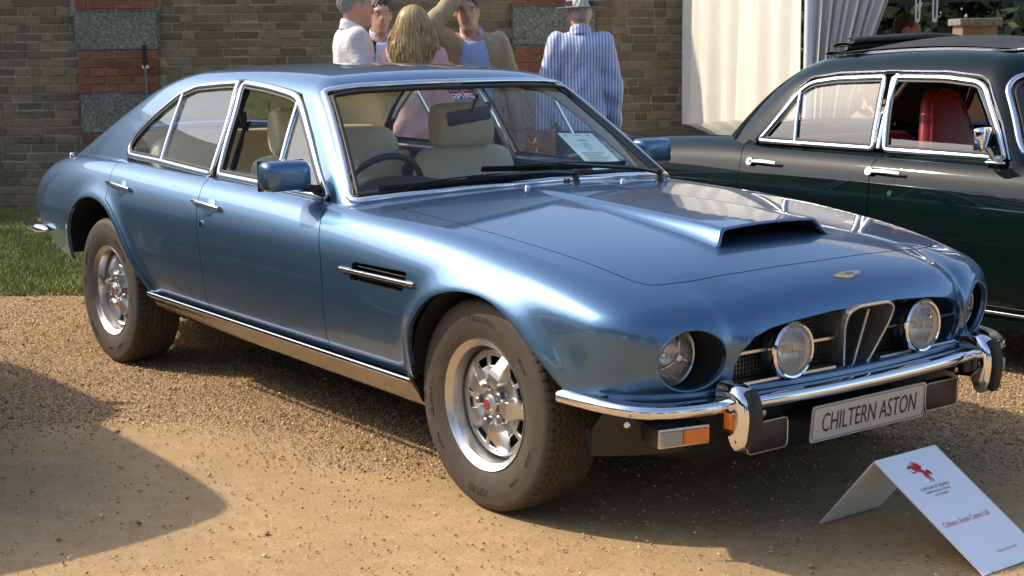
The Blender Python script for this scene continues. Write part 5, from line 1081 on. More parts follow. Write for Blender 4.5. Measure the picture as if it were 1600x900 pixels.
def wall():
    root = empty('brick_wall', ds(WALL_D, -2, 0), WROT, label='long weathered brown brick wall behind the group of people', cat='wall')
    WH = 3.3
    def part(name, me, x, y, z, mat, par):
        o = bpy.data.objects.new(name, me); 
        if not me.materials: me.materials.append(mat)
        COL.objects.link(o); o.parent = par; o.location = (x, y, z); return o
    boxobj('mortar_core', (-3.3, .16, WH/2), (14.6, .3, WH), M['mortar'], root, bev=0).location = (0, 0, 0)
    cop = boxobj('coping', (-3.3, .13, WH+.05), (14.7, .46, .1), M['stone'], root, bev=.02)
    piers = []
    for k, (u, lab) in enumerate(((194, 'stone and red brick wall pier with a black rod beside it'), (874, 'stone and red brick wall pier behind the man in the brimmed hat'))):
        s = pxs(u, WALL_D); w_ = .72; p = empty('wall_pier', ds(WALL_D, s, 0), WROT, label=lab, cat='pier'); piers.append((s, w_))
        mobj('pier_core', *(lambda b_: (b_[0], b_[1]))(([(-w_/2+.01, -.035, 0), (w_/2-.01, -.035, 0), (w_/2-.01, -.035, WH), (-w_/2+.01, -.035, WH), (-w_/2+.01, .2, 0), (w_/2-.01, .2, 0), (w_/2-.01, .2, WH), (-w_/2+.01, .2, WH)], [(0, 1, 2, 3), (1, 5, 6, 2), (4, 0, 3, 7)])), M['mortar'], p, False)
        z = -.02; lev = [('r', .36), ('s', .355), ('r', .362), ('s', .365), ('r', .36), ('s', .365), ('r', .36), ('s', .36), ('r', .36)]; off = 0
        z = 1.425-(72-72)/173.-.0-1.457+.012   # stone/brick levels: a block ends at eye height
        z = 1.423-.362-.365-.36-.355
        lvl = [('s', z-.0, .355), ('r', z+.355, .36), ('s', z+.715-.0, .0)]
        zz = 1.423; seq = []; up = zz; 
        for kind in 'srsrs': seq.append((kind, up, .365)); up += .365
        dn = zz
        for kind in 'rsrsr': dn -= .365; seq.append((kind, dn, .365))
        for kind, z0, h in seq:
            if z0+h < 0: continue
            if kind == 's':
                bm = bmesh.new(); box(bm, (0, .04, z0+h/2), (w_+.03 if z0 > 1.2 else w_, .20, h-.012)); bmesh.ops.bevel(bm, geom=list(bm.edges), offset=.014, segments=2, affect='EDGES'); bmesh.ops.subdivide_edges(bm, edges=bm.edges, cuts=3, use_grid_fill=True)
                for v in bm.verts: v.co += Vector((RNG.uniform(-.002, .002), RNG.uniform(-.004, .004), RNG.uniform(-.002, .002)))
                bmobj('stone_block', bm, M['stone'], p)
            else:
                ch = h/5
                for c in range(5):
                    zc = z0+(c+.5)*ch
                    if zc < .02: continue
                    x = -w_/2; pat = [.225, .225, .225] if c % 2 else [.1075, .225, .225, .1075]; tot = sum(pat)+.01*(len(pat)-1); sc = w_/tot
                    for l in pat:
                        l2 = l*sc; key = (round(l2, 3), 'r', RNG.randint(3)); me = BR.setdefault(key, None) or BR.__setitem__(key, brick_mesh(l2-.006, ch-.011, .10, hash(key) % 999)) or BR[key]
                        part('brick', me, x+l2/2, -.005+RNG.uniform(-.004, .004), zc, M['redbrick'], p); x += l2+.01*sc
    # courses of the plain wall
    ch = .0757; items = []; r = random.Random(11); so = -2.0
    for c in range(int(WH/ch)):
        x = -10.5+r.uniform(0, .2); zc = (c+.5)*ch; q = r.random()
        k = 0
        while x < 1.95:
            l = (.215 if (k+c) % 2 else .105) if r.random() < .8 else r.choice([.215, .16, .105]); k += 1
            if not any(s-w_/2-.01 < x+l/2 < s+w_/2+.01 for s, w_ in piers): items.append((x+l/2, zc, l))
            x += l+.0105
    def vis(x, z):
        p = np.array(ds(WALL_D, x, z))-CAMP; u = 800+FPX*p.dot(_r)/p.dot(_f); v = 450-FPX*p.dot(_u)/p.dot(_f)
        if not (-12 < u < 1085 and -8 < v < 330): return 0
        if u < 122: return 3 if v > -8 else 0
        if u < 250: return 0
        if u < 530: return 2.9 if v < 112 else 0
        if u < 810: return (2.5 if (v < 30 and (u > 755 or 625 < u < 700)) or (u < 520) or (u > 770 and v < 105) else .5 if v < 100 else 0)
        if u > 955: return 2.8 if v < 216 else 0
        return .4 if v < 60 else 0
    sc = sorted(items, key=lambda t: -vis(t[0], t[1])); single = [t for t in sc[:300] if vis(t[0], t[1]) > 0]; sset = set(single); rest = [t for t in items if t not in sset]
    for x, z, l in single:
        key = (l, 'b', r.randrange(5)); 
        if key not in BR: BR[key] = brick_mesh(l, ch-.0105, .10, r.randrange(999))
        part('brick', BR[key], x-so, 0.052+r.uniform(-.007, .004), z, M['brick'], root)
    bm = bmesh.new()
    for x, z, l in rest: box(bm, (x-so, 0.052+r.uniform(-.007, .004), z), (l, .1, ch-.0105))
    o = bmobj('brickwork', bm, M['brick'], root); o['kind'] = 'stuff'
    # rod on the wall beside the pier
    q = empty('wall_rod', ds(WALL_D-.10, pxs(238, WALL_D), 0), WROT, label='thin black and grey rod standing against the wall pier', cat='rod'); sweepobj('upper_sleeve', np.array([(0, 0, 1.29), (0, 0, 1.475)]), circ(.019, 10), M['rubber'], q, np.array([1., 0, 0])); sweepobj('lower_tube', np.array([(0, 0, 0), (0, 0, 1.29)]), circ(.013, 10), M['grey'], q, np.array([1., 0, 0])); boxobj('clip', (0, .02, 1.285), (.05, .06, .03), M['white'], q, bev=.004)
BR = {}
wall()
# ------------------------------------------------------------ white marquee
def cloth_mat(name, col, nz=6):
    m = NB(name); b = m.bsdf(col, .8); f = m.noise(nz, 4, .6); m.l(m.ramp(f, [(.3, tuple(c*.93 for c in col)), (.7, col)]), b.inputs['Base Color']); m.bump(m.noise(30, 4), .15, .01); return m.m
M['tent'] = cloth_mat('tent_cloth', (.72, .68, .61))
def curtain(name, pts, z0, z1, par, folds=40, amp=.018, mat='tent', seedv=1, gather=None):
    """hanging cloth along a ground polyline in (D,s); gather(t,u) -> sideways shift"""
    P = resample(pts, 220); r = np.random.RandomState(seedv); n = len(P); nz = 26; V = []; ph = r.rand(6)*6.28
    T = np.gradient(P, axis=0); T /= np.linalg.norm(T, axis=1, keepdims=True); Nn = np.stack([-T[:, 1], T[:, 0]], 1)
    for i in range(n):
        t = i/(n-1)
        for j in range(nz):
            u = j/(nz-1); a = amp*(.6+.4*u)*(math.sin(t*folds*6.28+ph[0]+.6*math.sin(u*3+ph[1]))+.6*math.sin(t*folds*2.7*6.28/1.6+ph[2]+u)+.5*math.sin(t*5+ph[3]))
            d, s = P[i]+Nn[i]*a
            if gather: d, s = gather(t, u, d, s)
            V.append(ds(d, s, z1+(z0-z1)*u))
    F = [(i*nz+j, i*nz+j+1, (i+1)*nz+j+1, (i+1)*nz+j) for i in range(n-1) for j in range(nz-1)]
    o = mobj(name, V, F, M[mat], par, True); md = o.modifiers.new('t', 'SOLIDIFY'); md.thickness = .003; return o
tent = empty('marquee', (0, 0, 0), label='white marquee with gathered curtains beside the brick wall', cat='tent')
TD, TS = 9.75, 1.90
curtain('side_wall', [(13.2, 1.56), (TD, TS)], 0, 2.5, tent, 7, .045)
for (d, s) in ((13.2, 1.585), (TD, TS+.03), (TD, TS+4.6), (14.2, TS+4.6)): sweepobj('tent_pole', np.array([ds(d, s, 0), ds(d, s, 2.55)]), circ(.03, 10), M['white'], tent, np.array([1., 0, 0]))
def gat(t, u, d, s):   # tied back towards the pole low down
    k = np.interp(u, [0, .15, .55, .66, 1], [1.0, .95, .42, .34, .40]); return d+.03*math.sin(t*40)*(1-k), TS+.04+(s-TS-.04)*k
curtain('front_curtain', [(TD-.02, TS+.03), (TD-.04, TS+.72)], 0, 2.5, tent, 9, .03, seedv=4, gather=gat)
def gat2(t, u, d, s):
    k = np.interp(u, [0, .15, .6, 1], [1.0, .95, .5, .5]); return d, TS+2.4-(TS+2.4-s)*k
curtain('front_curtain', [(TD-.02, TS+1.35), (TD-.03, TS+2.4)], 0, 2.5, tent, 12, .03, seedv=6, gather=gat2)
curtain('rear_curtain', [(14.2, TS+3.4), (14.2, TS+4.6)], 0, 2.5, tent, 10, .03, seedv=7)
P = [ds(TD-.15, TS-.1, 2.5), ds(TD-.15, TS+4.7, 2.5), ds(14.3, TS+4.7, 2.5), ds(14.3, 1.45, 2.5)]; ap = np.mean(P, 0)+np.array([0, 0, 1.3]); mobj('canopy', P+[tuple(ap)], [(0, 1, 4), (1, 2, 4), (2, 3, 4), (3, 0, 4)], M['tent'], tent, False)
V = [ds(TD+.02, TS+.05, 1.675), ds(TD+.02, TS+4.6, 1.675), ds(TD+.02, TS+4.6, 2.5), ds(TD+.02, TS+.05, 2.5)]; o = mobj('dark_valance', V, [(0, 1, 2, 3)], M['canvas'], tent, False); o.modifiers.new('t', 'SOLIDIFY').thickness = .006
for s_ in (TS+.81, TS+.70): sweepobj('tie_cord', catmull([ds(TD-.06, s_, 2.3), ds(TD-.06, s_+.003, 1.62), ds(TD-.06, s_+.014, 1.57), ds(TD-.06, s_+.027, 1.62), ds(TD-.06, s_+.03, 2.3)], 6), circ(.006, 6), M['tent'], tent, np.array([1., 0, 0]))
# things seen through the marquee
def leaf_mat(name, a, b_):
    m = NB(name); b = m.bsdf(a, .6); g = m.n('ShaderNodeNewGeometry'); m.l(m.ramp(g.outputs['Random Per Island'], [(0, a), (1, b_)]), b.inputs['Base Color']); b.inputs['Subsurface Weight'].default_value = 0; return m.m
M['leaf'] = leaf_mat('leaf', (.012, .028, .008), (.045, .075, .02)); M['bark'] = simple('bark', (.07, .052, .036), .9, nscale=20, amt=.4, bump=.5)
def tree(name, loc, h, rad, label, group, leaves=2600, ls=.16, trunk=.3, seedv=0, low=.18):
    r = np.random.RandomState(seedv+50); root = empty(name, loc, label=label, cat='tree', group=group)
    V, F = sweep(catmull([(0, 0, 0), (r.randn()*.1, r.randn()*.1, h*.3), (r.randn()*.2, r.randn()*.2, h*.75)], 4), circ(1, 8), np.array([1., 0, 0])); V = np.array(V); c = np.repeat(catmull([(0, 0, 0), (0, 0, h*.3), (0, 0, h*.75)], 4), 8, 0); k = (1-.75*c[:, 2]/(h*.75)); V = c+(V-c)*(trunk*.5*k)[:, None]*np.array([1, 1, 0]); mobj('trunk', V, F, M['bark'], root, True)
    lim = []
    for i in range(6):
        a = r.rand()*6.28; z = h*(.25+.4*r.rand()); q = sweep(catmull([(0, 0, z), (rad*.35*math.cos(a), rad*.35*math.sin(a), z+h*.12), (rad*.7*math.cos(a), rad*.7*math.sin(a), z+h*.2)], 4), circ(trunk*.12, 5), np.array([0, 0, 1.])); mobj('limb', q[0], q[1], M['bark'], root, True)
    cl = []; 
    for i in range(46):
        u = r.randn(3); u /= np.linalg.norm(u); q = r.rand()**.4; cl.append((u[0]*rad*q, u[1]*rad*q, h*(.5+low/2)+u[2]*h*(.5-low/2)*q*.95))
    cl = np.array(cl); idx = r.randint(0, len(cl), leaves); c = cl[idx]+r.randn(leaves, 3)*rad*.15; a = r.randn(leaves, 3); a /= np.linalg.norm(a, axis=1, keepdims=True); b_ = np.cross(a, r.randn(leaves, 3)); b_ /= np.linalg.norm(b_, axis=1, keepdims=True); l = ls*(.6+.8*r.rand(leaves))[:, None]
    V = np.stack([c-a*l, c+b_*l*.45, c+a*l, c-b_*l*.45], 1).reshape(-1, 3); V[:, 2] = np.maximum(V[:, 2], .05); F = np.arange(leaves*4).reshape(-1, 4); mobj('crown', V, F, M['leaf'], root, False); return root
for i, (d, s, h, rd) in enumerate(((24, 5.2, 3.2, 1.5), (25, 7.0, 4.6, 1.7), (24.5, 8.9, 3.8, 1.6), (26, 10.6, 5.0, 1.9))):
    tree('garden_tree', ds(d, s), h, rd, 'dark leafy tree seen through the opening of the marquee', 'trees behind the marquee', 2600, .16, .25, i, .05)
bx = empty('brick_post', ds(15.6, pxs(1531, 15.6), 0), WROT, label='brown brick post with stone cap behind the marquee opening', cat='post'); boxobj('post_shaft', (0, 0, .8), (.36, .36, 1.6), M['brick'], bx, bev=.01); boxobj('post_cap', (0, 0, 1.62), (.44, .44, .07), M['stone'], bx, bev=.015)
o = boxobj('trestle_table', (0, 0, .72), (1.9, .7, .04), M['tent'], None, bev=.005); tb = empty('trestle_table', ds(12.6, 3.9, 0), WROT, label='table with blue cloth inside the marquee', cat='table'); o.name = 'table_top'; o.parent = tb; M['bluecloth'] = simple('blue_cloth', (.03, .07, .25), .8, nscale=8); boxobj('table_cloth', (0, 0, .47), (1.92, .72, .56), M['bluecloth'], tb, bev=.02)
# ---- surroundings outside the view (they show in paint, glass and chrome)
for i, (x, y, h, rd) in enumerate(((-24, -30, 11, 5.2), (-13, -34, 14, 5.8), (-2, -33, 11, 5.0), (8, -36, 15, 6.2), (19, -33, 12, 5.4), (30, -28, 14, 6.0), (-36, -24, 13, 5.6), (38, -17, 13, 5.6), (41, -4, 12, 5.3), (42, 8, 14, 5.8), (39, 21, 13, 5.6), (-19, -37, 15, 6), (3, -39, 14, 6), (14, -40, 15, 6.2), (25, -36, 14, 6), (-7, -40, 15, 6.2))):
    tree('park_tree', (x, y, 0), h, rd, 'broad green park tree standing across the gravel from the cars', 'park trees across the gravel', 2400, .55, .6, 20+i, .15)
def pavilion(x, y, rz, lab, W=2.5, H=2.3, pk=1.4):
    t = empty('pavilion_tent', (x, y, 0), rz, label=lab, cat='tent'); L_ = W; P = [(-W, -L_, H), (W, -L_, H), (W, L_, H), (-W, L_, H)]
    mobj('canopy', P+[(0, 0, H+pk)], [(0, 1, 4), (1, 2, 4), (2, 3, 4), (3, 0, 4)], M['tent'], t, False)
    for a, b in ((0, 1), (1, 2), (3, 0)):
        p, q = P[a], P[b]; mobj('side_wall', [(p[0], p[1], 0), (q[0], q[1], 0), q, p], [(0, 1, 2, 3)], M['tent'], t, False)
    for p in P: sweepobj('tent_pole', np.array([(p[0]*.99, p[1]*.99, 0), (p[0]*.99, p[1]*.99, H)]), circ(.03, 8), M['white'], t, np.array([1., 0, 0]))
pavilion(-12.5, -6.5, .5, 'large white pavilion tent beyond the third car', 4.2, 3.0, 2.6); pavilion(-9, -17, .2, 'white pavilion tent among the trees'); pavilion(13, -19, -.3, 'white pavilion tent at the corner of the gravel')
# ------------------------------------------------------------ folded card sign
sg = empty('folded_sign', (0, 0, 0), label='white folded card sign with red winged horse on the gravel', cat='sign')
y0, y1 = -.150, .130; B, T_, Fr = np.array([2.205, 0, .001]), np.array([2.405, 0, .237]), np.array([2.785, 0, .001])
def panel(nm, a, b, th=.004):
    a, b = np.array(a), np.array(b); d = b-a; n = np.array([-d[2], 0, d[0]]); n /= np.linalg.norm(n); n *= (1 if n[2] > 0 else -1); V = []
    for q in (0, -th):
        for p, y in ((a, y0), (b, y0), (b, y1), (a, y1)): V.append(p+n*q+np.array([0, y, 0]))
    mobj(nm, V, [(0, 1, 2, 3), (7, 6, 5, 4), (0, 4, 5, 1), (1, 5, 6, 2), (2, 6, 7, 3), (3, 7, 4, 0)], M['white'], sg, False); return n
panel('back_panel', B, T_); nF = panel('front_panel', T_, Fr)
dF = (Fr-T_)/np.linalg.norm(Fr-T_); LF = np.linalg.norm(Fr-T_)
def onsign(u, v, h=.0006): return T_+dF*v+np.array([0, u, 0])+nF*h      # u across from centre line, v down from ridge
UC = (y0+y1)/2
def sign_text(s, v, size, mat, nm, width=None, uoff=0):
    V, F = text_vf(s, size)
    if width: V = V*np.array([width/(V[:, 0].max()-V[:, 0].min()), 1, 1])
    mobj(nm, [onsign(UC+uoff+p[0], v-p[1]) for p in V], [f for f in F], M[mat], sg, False)
sign_text('CONCOURS OF ELEGANCE', .138, .0155, 'ink', 'sign_lettering', .128, -.012); sign_text('HAMPTON COURT PALACE', .153, .0115, 'ink', 'sign_lettering', .110, -.012); sign_text('SEPTEMBER', .167, .010, 'redink', 'sign_lettering', .065, -.012)
sign_text('Chiltern Aston Centre Ltd', .268, .027, 'redink', 'sign_lettering', .205, -.012); sign_text('PLEASE DO NOT TOUCH', .395, .010, 'redink', 'sign_lettering', .09, .028)
# rearing winged horse emblem
horse = {'horse_body': [(-.020, .012), (-.010, .020), (.006, .012), (.018, -.004), (.024, -.018), (.022, -.030), (.012, -.026), (.004, -.014), (-.010, -.004), (-.020, .002)], 'horse_neck': [(-.022, .004), (-.030, .018), (-.034, .028), (-.040, .024), (-.045, .017), (-.040, .014), (-.034, .016), (-.028, .032), (-.020, .030), (-.012, .018)],
 'horse_wing': [(-.012, .014), (-.014, .040), (-.004, .030), (-.001, .046), (.006, .030), (.011, .042), (.014, .026), (.021, .034), (.020, .018), (.026, .020), (.020, .008), (.008, .004)], 'horse_foreleg': [(-.018, .002), (-.030, -.002), (-.040, .006), (-.043, .003), (-.032, -.008), (-.018, -.005)], 'horse_hind_leg': [(.010, -.024), (.012, -.036), (.020, -.046), (.016, -.056), (.020, -.057), (.026, -.046), (.020, -.036), (.024, -.026)],
 'horse_tail': [(.022, -.014), (.034, -.010), (.040, -.020), (.036, -.032), (.042, -.022), (.040, -.006), (.032, -.002), (.022, -.008)], 'horse_second_leg': [(.002, -.016), (.000, -.032), (.008, -.044), (.003, -.054), (.007, -.055), (.014, -.044), (.008, -.032), (.012, -.022)]}
for nm, P in horse.items():
    bm = bmesh.new(); vv = [bm.verts.new(tuple(onsign(UC-.012+a*.86, .072-b*.86, .0008))) for a, b in P]; f = bm.faces.new(vv); bmesh.ops.triangulate(bm, faces=[f]); bmesh.ops.recalc_face_normals(bm, faces=bm.faces); bmobj(nm, bm, M['redink'], sg)
# ------------------------------------------------------------ people (distance-field bodies)
def surface_nets(f, lo, hi, h):
    lo, hi = np.array(lo, float), np.array(hi, float); n = np.ceil((hi-lo)/h).astype(int)+1; ax = [lo[i]+h*np.arange(n[i]) for i in range(3)]
    X, Y, Z = np.meshgrid(*ax, indexing='ij'); D = f(X, Y, Z); S = D < 0; m = n-1
    cnt = np.zeros(m); acc = np.zeros((*m, 3)); cor = [(i, j, k) for i in (0, 1) for j in (0, 1) for k in (0, 1)]
    sl = lambda c: tuple(slice(c[i], c[i]+m[i]) for i in range(3))
    for a in cor:
        for i in range(3):
            if a[i] == 0:
                b = list(a); b[i] = 1; da, db = D[sl(a)], D[sl(b)]; x = (da < 0) != (db < 0); t = np.where(x, da/np.where(x, da-db, 1), 0); cnt += x
                for k in range(3): acc[..., k] += x*(a[k]+(t if k == i else 0))
    act = cnt > 0; idx = -np.ones(m, int); idx[act] = np.arange(act.sum()); cell = np.argwhere(act); V = lo+h*(cell+acc[act]/cnt[act][:, None]); F = []
    for i in range(3):
        j, k = (i+1) % 3, (i+2) % 3; a0 = [slice(None)]*3; a1 = [slice(None)]*3; a0[i] = slice(0, n[i]-1); a1[i] = slice(1, n[i])
        for q in (j, k): a0[q] = slice(1, n[q]-1); a1[q] = slice(1, n[q]-1)
        s0, s1 = S[tuple(a0)], S[tuple(a1)]; P = np.argwhere(s0 != s1); fl = s0[tuple(P.T)]; off = np.zeros(3, int); off[j] = off[k] = 1; P = P+off; ej = np.zeros(3, int); ej[j] = 1; ek = np.zeros(3, int); ek[k] = 1
        c = [idx[tuple((P-ej-ek).T)], idx[tuple((P-ek).T)], idx[tuple(P.T)], idx[tuple((P-ej).T)]]; Q = np.stack(c, 1); Q = np.where(fl[:, None], Q, Q[:, ::-1]); F.append(Q)
    return V, np.concatenate(F)
def cap(p, q, r0, r1, sq=(1, 1, 1)):
    p, q = np.array(p, float), np.array(q, float); d = q-p; L = d.dot(d)+1e-12
    def f(X, Y, Z):
        t = np.clip(((X-p[0])*d[0]+(Y-p[1])*d[1]+(Z-p[2])*d[2])/L, 0, 1); return np.sqrt(((X-p[0]-t*d[0])/sq[0])**2+((Y-p[1]-t*d[1])/sq[1])**2+((Z-p[2]-t*d[2])/sq[2])**2)-(r0+(r1-r0)*t)
    return f
def ell(c, r):
    def f(X, Y, Z):
        k = np.sqrt(((X-c[0])/r[0])**2+((Y-c[1])/r[1])**2+((Z-c[2])/r[2])**2); return (k-1)*min(r)
    return f
def smin(a, b, k):
    h = np.maximum(k-np.abs(a-b), 0)/k; return np.minimum(a, b)-h*h*k*.25
def uni(fs, k):
    def f(X, Y, Z):
        d = fs[0](X, Y, Z)
        for q in fs[1:]: d = smin(d, q(X, Y, Z), k)
        return d
    return f
def sdfobj(name, f, lo, hi, h, mat, par):
    V, F = surface_nets(f, lo, hi, h); o = mobj(name, V, F, mat, par, True); md = o.modifiers.new('s', 'SMOOTH'); md.factor = .5; md.iterations = 2; return o
def skin_mat(n, c):
    m = NB(n); b = m.bsdf(c, .5); b.inputs['Subsurface Weight'].default_value = .1; b.inputs['Subsurface Radius'].default_value = (.02, .008, .004); f = m.noise(9, 3); m.l(m.ramp(f, [(.3, tuple(x*.86 for x in c)), (.7, c)]), b.inputs['Base Color']); return m.m
M['skin'] = skin_mat('skin', (.56, .30, .21))
def hair_mat(n, a, b_, sc=60):
    m = NB(n); b = m.bsdf(a, .5); mp = m.n('ShaderNodeMapping'); mp.inputs['Scale'].default_value = (1, 1, .12); m.l(m.co(), mp.inputs[0]); f = m.noise(sc, 4, .6, mp.outputs[0]); m.l(m.ramp(f, [(.3, a), (.7, b_)]), b.inputs['Base Color']); m.bump(f, .7, .01); return m.m
def fabric(n, c, sc=14, wr=.35):
    m = NB(n); b = m.bsdf(c, .85); f = m.noise(sc, 5, .6, dist=1.2); m.l(m.ramp(f, [(.3, tuple(x*.9 for x in c)), (.7, c)]), b.inputs['Base Color']); m.bump(f, wr, .03); return m.m
def striped(n, a, b_, freq):
    m = NB(n); b = m.bsdf(a, .8); w_ = m.n('ShaderNodeTexWave', wave_type='BANDS', bands_direction='X'); w_.inputs['Scale'].default_value = freq; w_.inputs['Distortion'].default_value = 1.2; w_.inputs['Detail'].default_value = 2; w_.inputs['Detail Scale'].default_value = .5; m.l(m.co(), w_.inputs[0]); m.l(m.ramp(w_.outputs['Fac'], [(.42, a), (.58, b_)]), b.inputs['Base Color']); m.bump(m.noise(11, 4, .6, dist=1), .4, .03); return m.m
def person(label, u, D, rz, H, arms, mats, head=None, hair=None, group=None, lean=0, fem=False, extra=None, wide=.92):
    """local frame: person faces -y, +x is their left-hand side seen from behind... arms: list of (elbow, hand) offsets from the shoulders (left, right)"""
    root = empty('person', ds(D, pxs(u, D), 0), WROT+rz, label=label, cat='person', group=group); k = H/1.80
    sh = .170*k if not fem else .155*k; zs = 1.47*k; hipz = .95*k; hy = .0
    S = {s: np.array([s*sh, .01, zs-.035]) for s in (-1, 1)}; hd = np.array([0, -.02 if not head else head[1], 1.632*k]); hx = 0 if not head else head[0]; hd[0] = hx
    legs = []; 
    for s in (-1, 1): legs += [cap((s*.09*k, 0, hipz), (s*.10*k, -.01, .50*k), .088*k, .062*k), cap((s*.10*k, -.01, .50*k), (s*.105*k, .015, .09), .058*k, .045), cap((s*.105*k, .02, .055), (s*.115*k, -.15, .04), .045, .038)]
    tor = [cap((0, 0, hipz), (0, .01, 1.15*k), .135*k, .125*k, (1.15, .82, 1)), cap((0, .01, 1.15*k), (0, .0, 1.36*k), .13*k, .145*k, (1.06 if not fem else 1.0, .80, 1)), cap((-sh*.72, .01, 1.41*k), (sh*.72, .01, 1.41*k), .082*k, .082*k)]
    arm = []; hands = []
    for s, (e, h_) in zip((1, -1), arms):
        p = S[s]; e = p+np.array(e)*k; h_ = e+np.array(h_)*k; arm += [cap(p, e, .062*k, .047*k), cap(e, h_, .046*k, .034*k)]; d = h_-e; d /= np.linalg.norm(d); hands.append((h_, d, s))
    neck = [cap((0, .015, 1.42*k), (hd[0]*.8, hd[1]*.5+.005, 1.60*k), .062*k, .056*k)]
    face = [ell(hd+np.array([0, .012, .035])*k, (.076*k, .094*k, .098*k)), ell(hd+np.array([0, -.028, -.040])*k, (.056*k, .062*k, .082*k)), cap(hd+np.array([0, -.088, .022])*k, hd+np.array([0, -.106, -.018])*k, .010*k, .017*k), ell(hd+np.array([0, -.080, .038])*k, (.052*k, .018*k, .014*k)), ell(hd+np.array([0, -.084, -.058])*k, (.026*k, .012*k, .011*k)), ell(hd+np.array([0, -.072, -.098])*k, (.028*k, .022*k, .022*k)), ell(hd+np.array([.079, .012, .0])*k, (.012*k, .022*k, .034*k)), ell(hd+np.array([-.079, .012, .0])*k, (.012*k, .022*k, .034*k))]
    hf = []
    for h_, d, s in hands:
        side = np.cross(d, [0, 1., 0.1]); side /= np.linalg.norm(side)+1e-9; hf.append(cap(h_-d*.01, h_+d*.075, .030, .034, (1, .8, 1)))
        for q, ln in ((-.030, .060), (-.010, .075), (.010, .07), (.029, .055)): hf.append(cap(h_+d*.08+side*q*.9, h_+d*(.08+ln)+side*q+np.array([0, -.012, 0]), .0105, .008))
        hf.append(cap(h_+d*.03+side*.034, h_+d*.085+side*.060, .012, .009))
    body = uni([uni(tor+legs, .06), uni(arm, .03), uni(neck, .05), uni(face, .02), uni(hf, .008)], .03)
    lo = np.array([-.75, -.55, 0]); hi = np.array([.75, .45, 2.0*k])
    allp = np.array([h_+d*.17 for h_, d, s in hands]+[S[1], S[-1]]+[S[s]+np.array(e)*k for s, (e, _) in zip((1, -1), arms)]); lo[:2] = np.minimum([-.3, -.30], allp[:, :2].min(0)-.12); hi[:2] = np.maximum([.3, .25], allp[:, :2].max(0)+.12); hi[2] = max(1.83*k, allp[:, 2].max()+.1)
    sdfobj('body', body, lo, hi, .0125, M['skin'], root)
    # clothes
    coat, trou, collar = mats['top'], mats['legs'], mats.get('collar')
    infl = mats.get('ease', .016); hem = mats.get('hem', .86)*k
    tops = [cap((0, 0, hem), (0, .0, 1.0*k), .150*k, .145*k, (1.12, .86, 1)), cap((0, 0, 1.0*k), (0, .01, 1.15*k), .145*k, .134*k, (1.12, .86, 1))]+tor[1:]
    ta = []
    for s, (e, h_) in zip((1, -1), arms):
        p = S[s]; e = p+np.array(e)*k; h2 = e+np.array(h_)*k*.93; ta += [cap(p+np.array([0, 0, .006]), e, .066*k, .054*k), cap(e, h2, .053*k, .042*k)]
    tb_ = uni(tops, .05); ab_ = uni(ta, .03)
    wr = lambda X, Y, Z: .0045*np.sin(Z*38+4*np.sin(X*11)+3*np.sin(Y*9))*np.clip((1.45-Z)*4, 0, 1)+.003*np.sin(X*60+Z*25)
    def neckcut(X, Y, Z): return Z-(1.505*k+.55*(Y+.02))
    vopen = mats.get('open')
    def topf(X, Y, Z):
        d = smin(np.maximum(tb_(X, Y, Z), neckcut(X, Y, Z)+infl), ab_(X, Y, Z), .016)-infl+wr(X, Y, Z); d = np.maximum(d, hem-Z)
        if vopen: d = np.maximum(d, -np.maximum(np.maximum(Y+.03, -.6-Y), np.abs(X)-(vopen-.065*np.clip((Z-1.12*k)/.36, 0, 1.1))))
        return d
    sdfobj(mats['name'], topf, lo, hi, .0125, coat, root)
    if vopen:
        sf = uni([uni(tor, .05)], .03); sdfobj('shirt', lambda X, Y, Z: np.maximum(np.maximum(sf(X, Y, Z)-.010, hipz-Z), Z-(1.49*k+.5*(Y+.03))), lo, hi, .0125, mats['shirt'], root)
    if collar:
        cf = cap((0, .016, 1.475*k), (hd[0]*.3, .008, 1.53*k), .073*k, .068*k); sdfobj('collar', lambda X, Y, Z: np.maximum(np.maximum(np.abs(cf(X, Y, Z)-.004)-.005, (1.46*k+.55*(Y-.0))-Z), np.maximum(Z-(1.545*k+.45*Y), -(np.maximum(np.abs(X)-(.015+.5*np.clip(1.54*k-Z, 0, .1)), Y+.02)))), (-.15, -.15, 1.38*k), (.15, .15, 1.62*k), .007, collar, root)
    tf = uni(legs[0:2]+legs[3:5]+[tor[0]], .04); sdfobj('trousers', lambda X, Y, Z: np.maximum(np.maximum(tf(X, Y, Z)-.014, .06-Z), Z-1.03*k), (-.3, -.25, 0), (.3, .25, 1.1*k), .016, trou, root)
    sf2 = uni([legs[2], legs[5]], .01); sdfobj('shoes', lambda X, Y, Z: np.maximum(sf2(X, Y, Z)-.012, np.maximum(Z-.11, -Z)), (-.25, -.28, 0), (.25, .12, .14), .012, M['rubber'], root)
    root.scale = (wide, .94, 1)
    if hair: hair(root, hd, k)
    for s in (-1, 1):
        for nm, c, r_, mt in (('eye', (s*.030, -.0765, .012), (.0125, .008, .0045), 'eyewhite'), ('iris', (s*.030, -.0825, .0115), (.0048, .003, .0042), 'brow'), ('eyebrow', (s*.032, -.089, .032), (.019, .006, .003), 'brow')):
            bm = bmesh.new(); bmesh.ops.create_uvsphere(bm, u_segments=10, v_segments=8, radius=1); bmesh.ops.transform(bm, matrix=Matrix.Translation(Vector(hd+np.array(c)*k)) @ Matrix.Diagonal((*np.array(r_)*k, 1)), verts=bm.verts); bmobj(nm, bm, M[mt], root, True)
    bm = bmesh.new(); bmesh.ops.create_uvsphere(bm, u_segments=12, v_segments=8, radius=1); bmesh.ops.transform(bm, matrix=Matrix.Translation(Vector(hd+np.array((0, -.090, -.058))*k)) @ Matrix.Diagonal((.024*k, .006*k, .004*k, 1)), verts=bm.verts); bmobj('lips', bm, M['lips'], root, True)
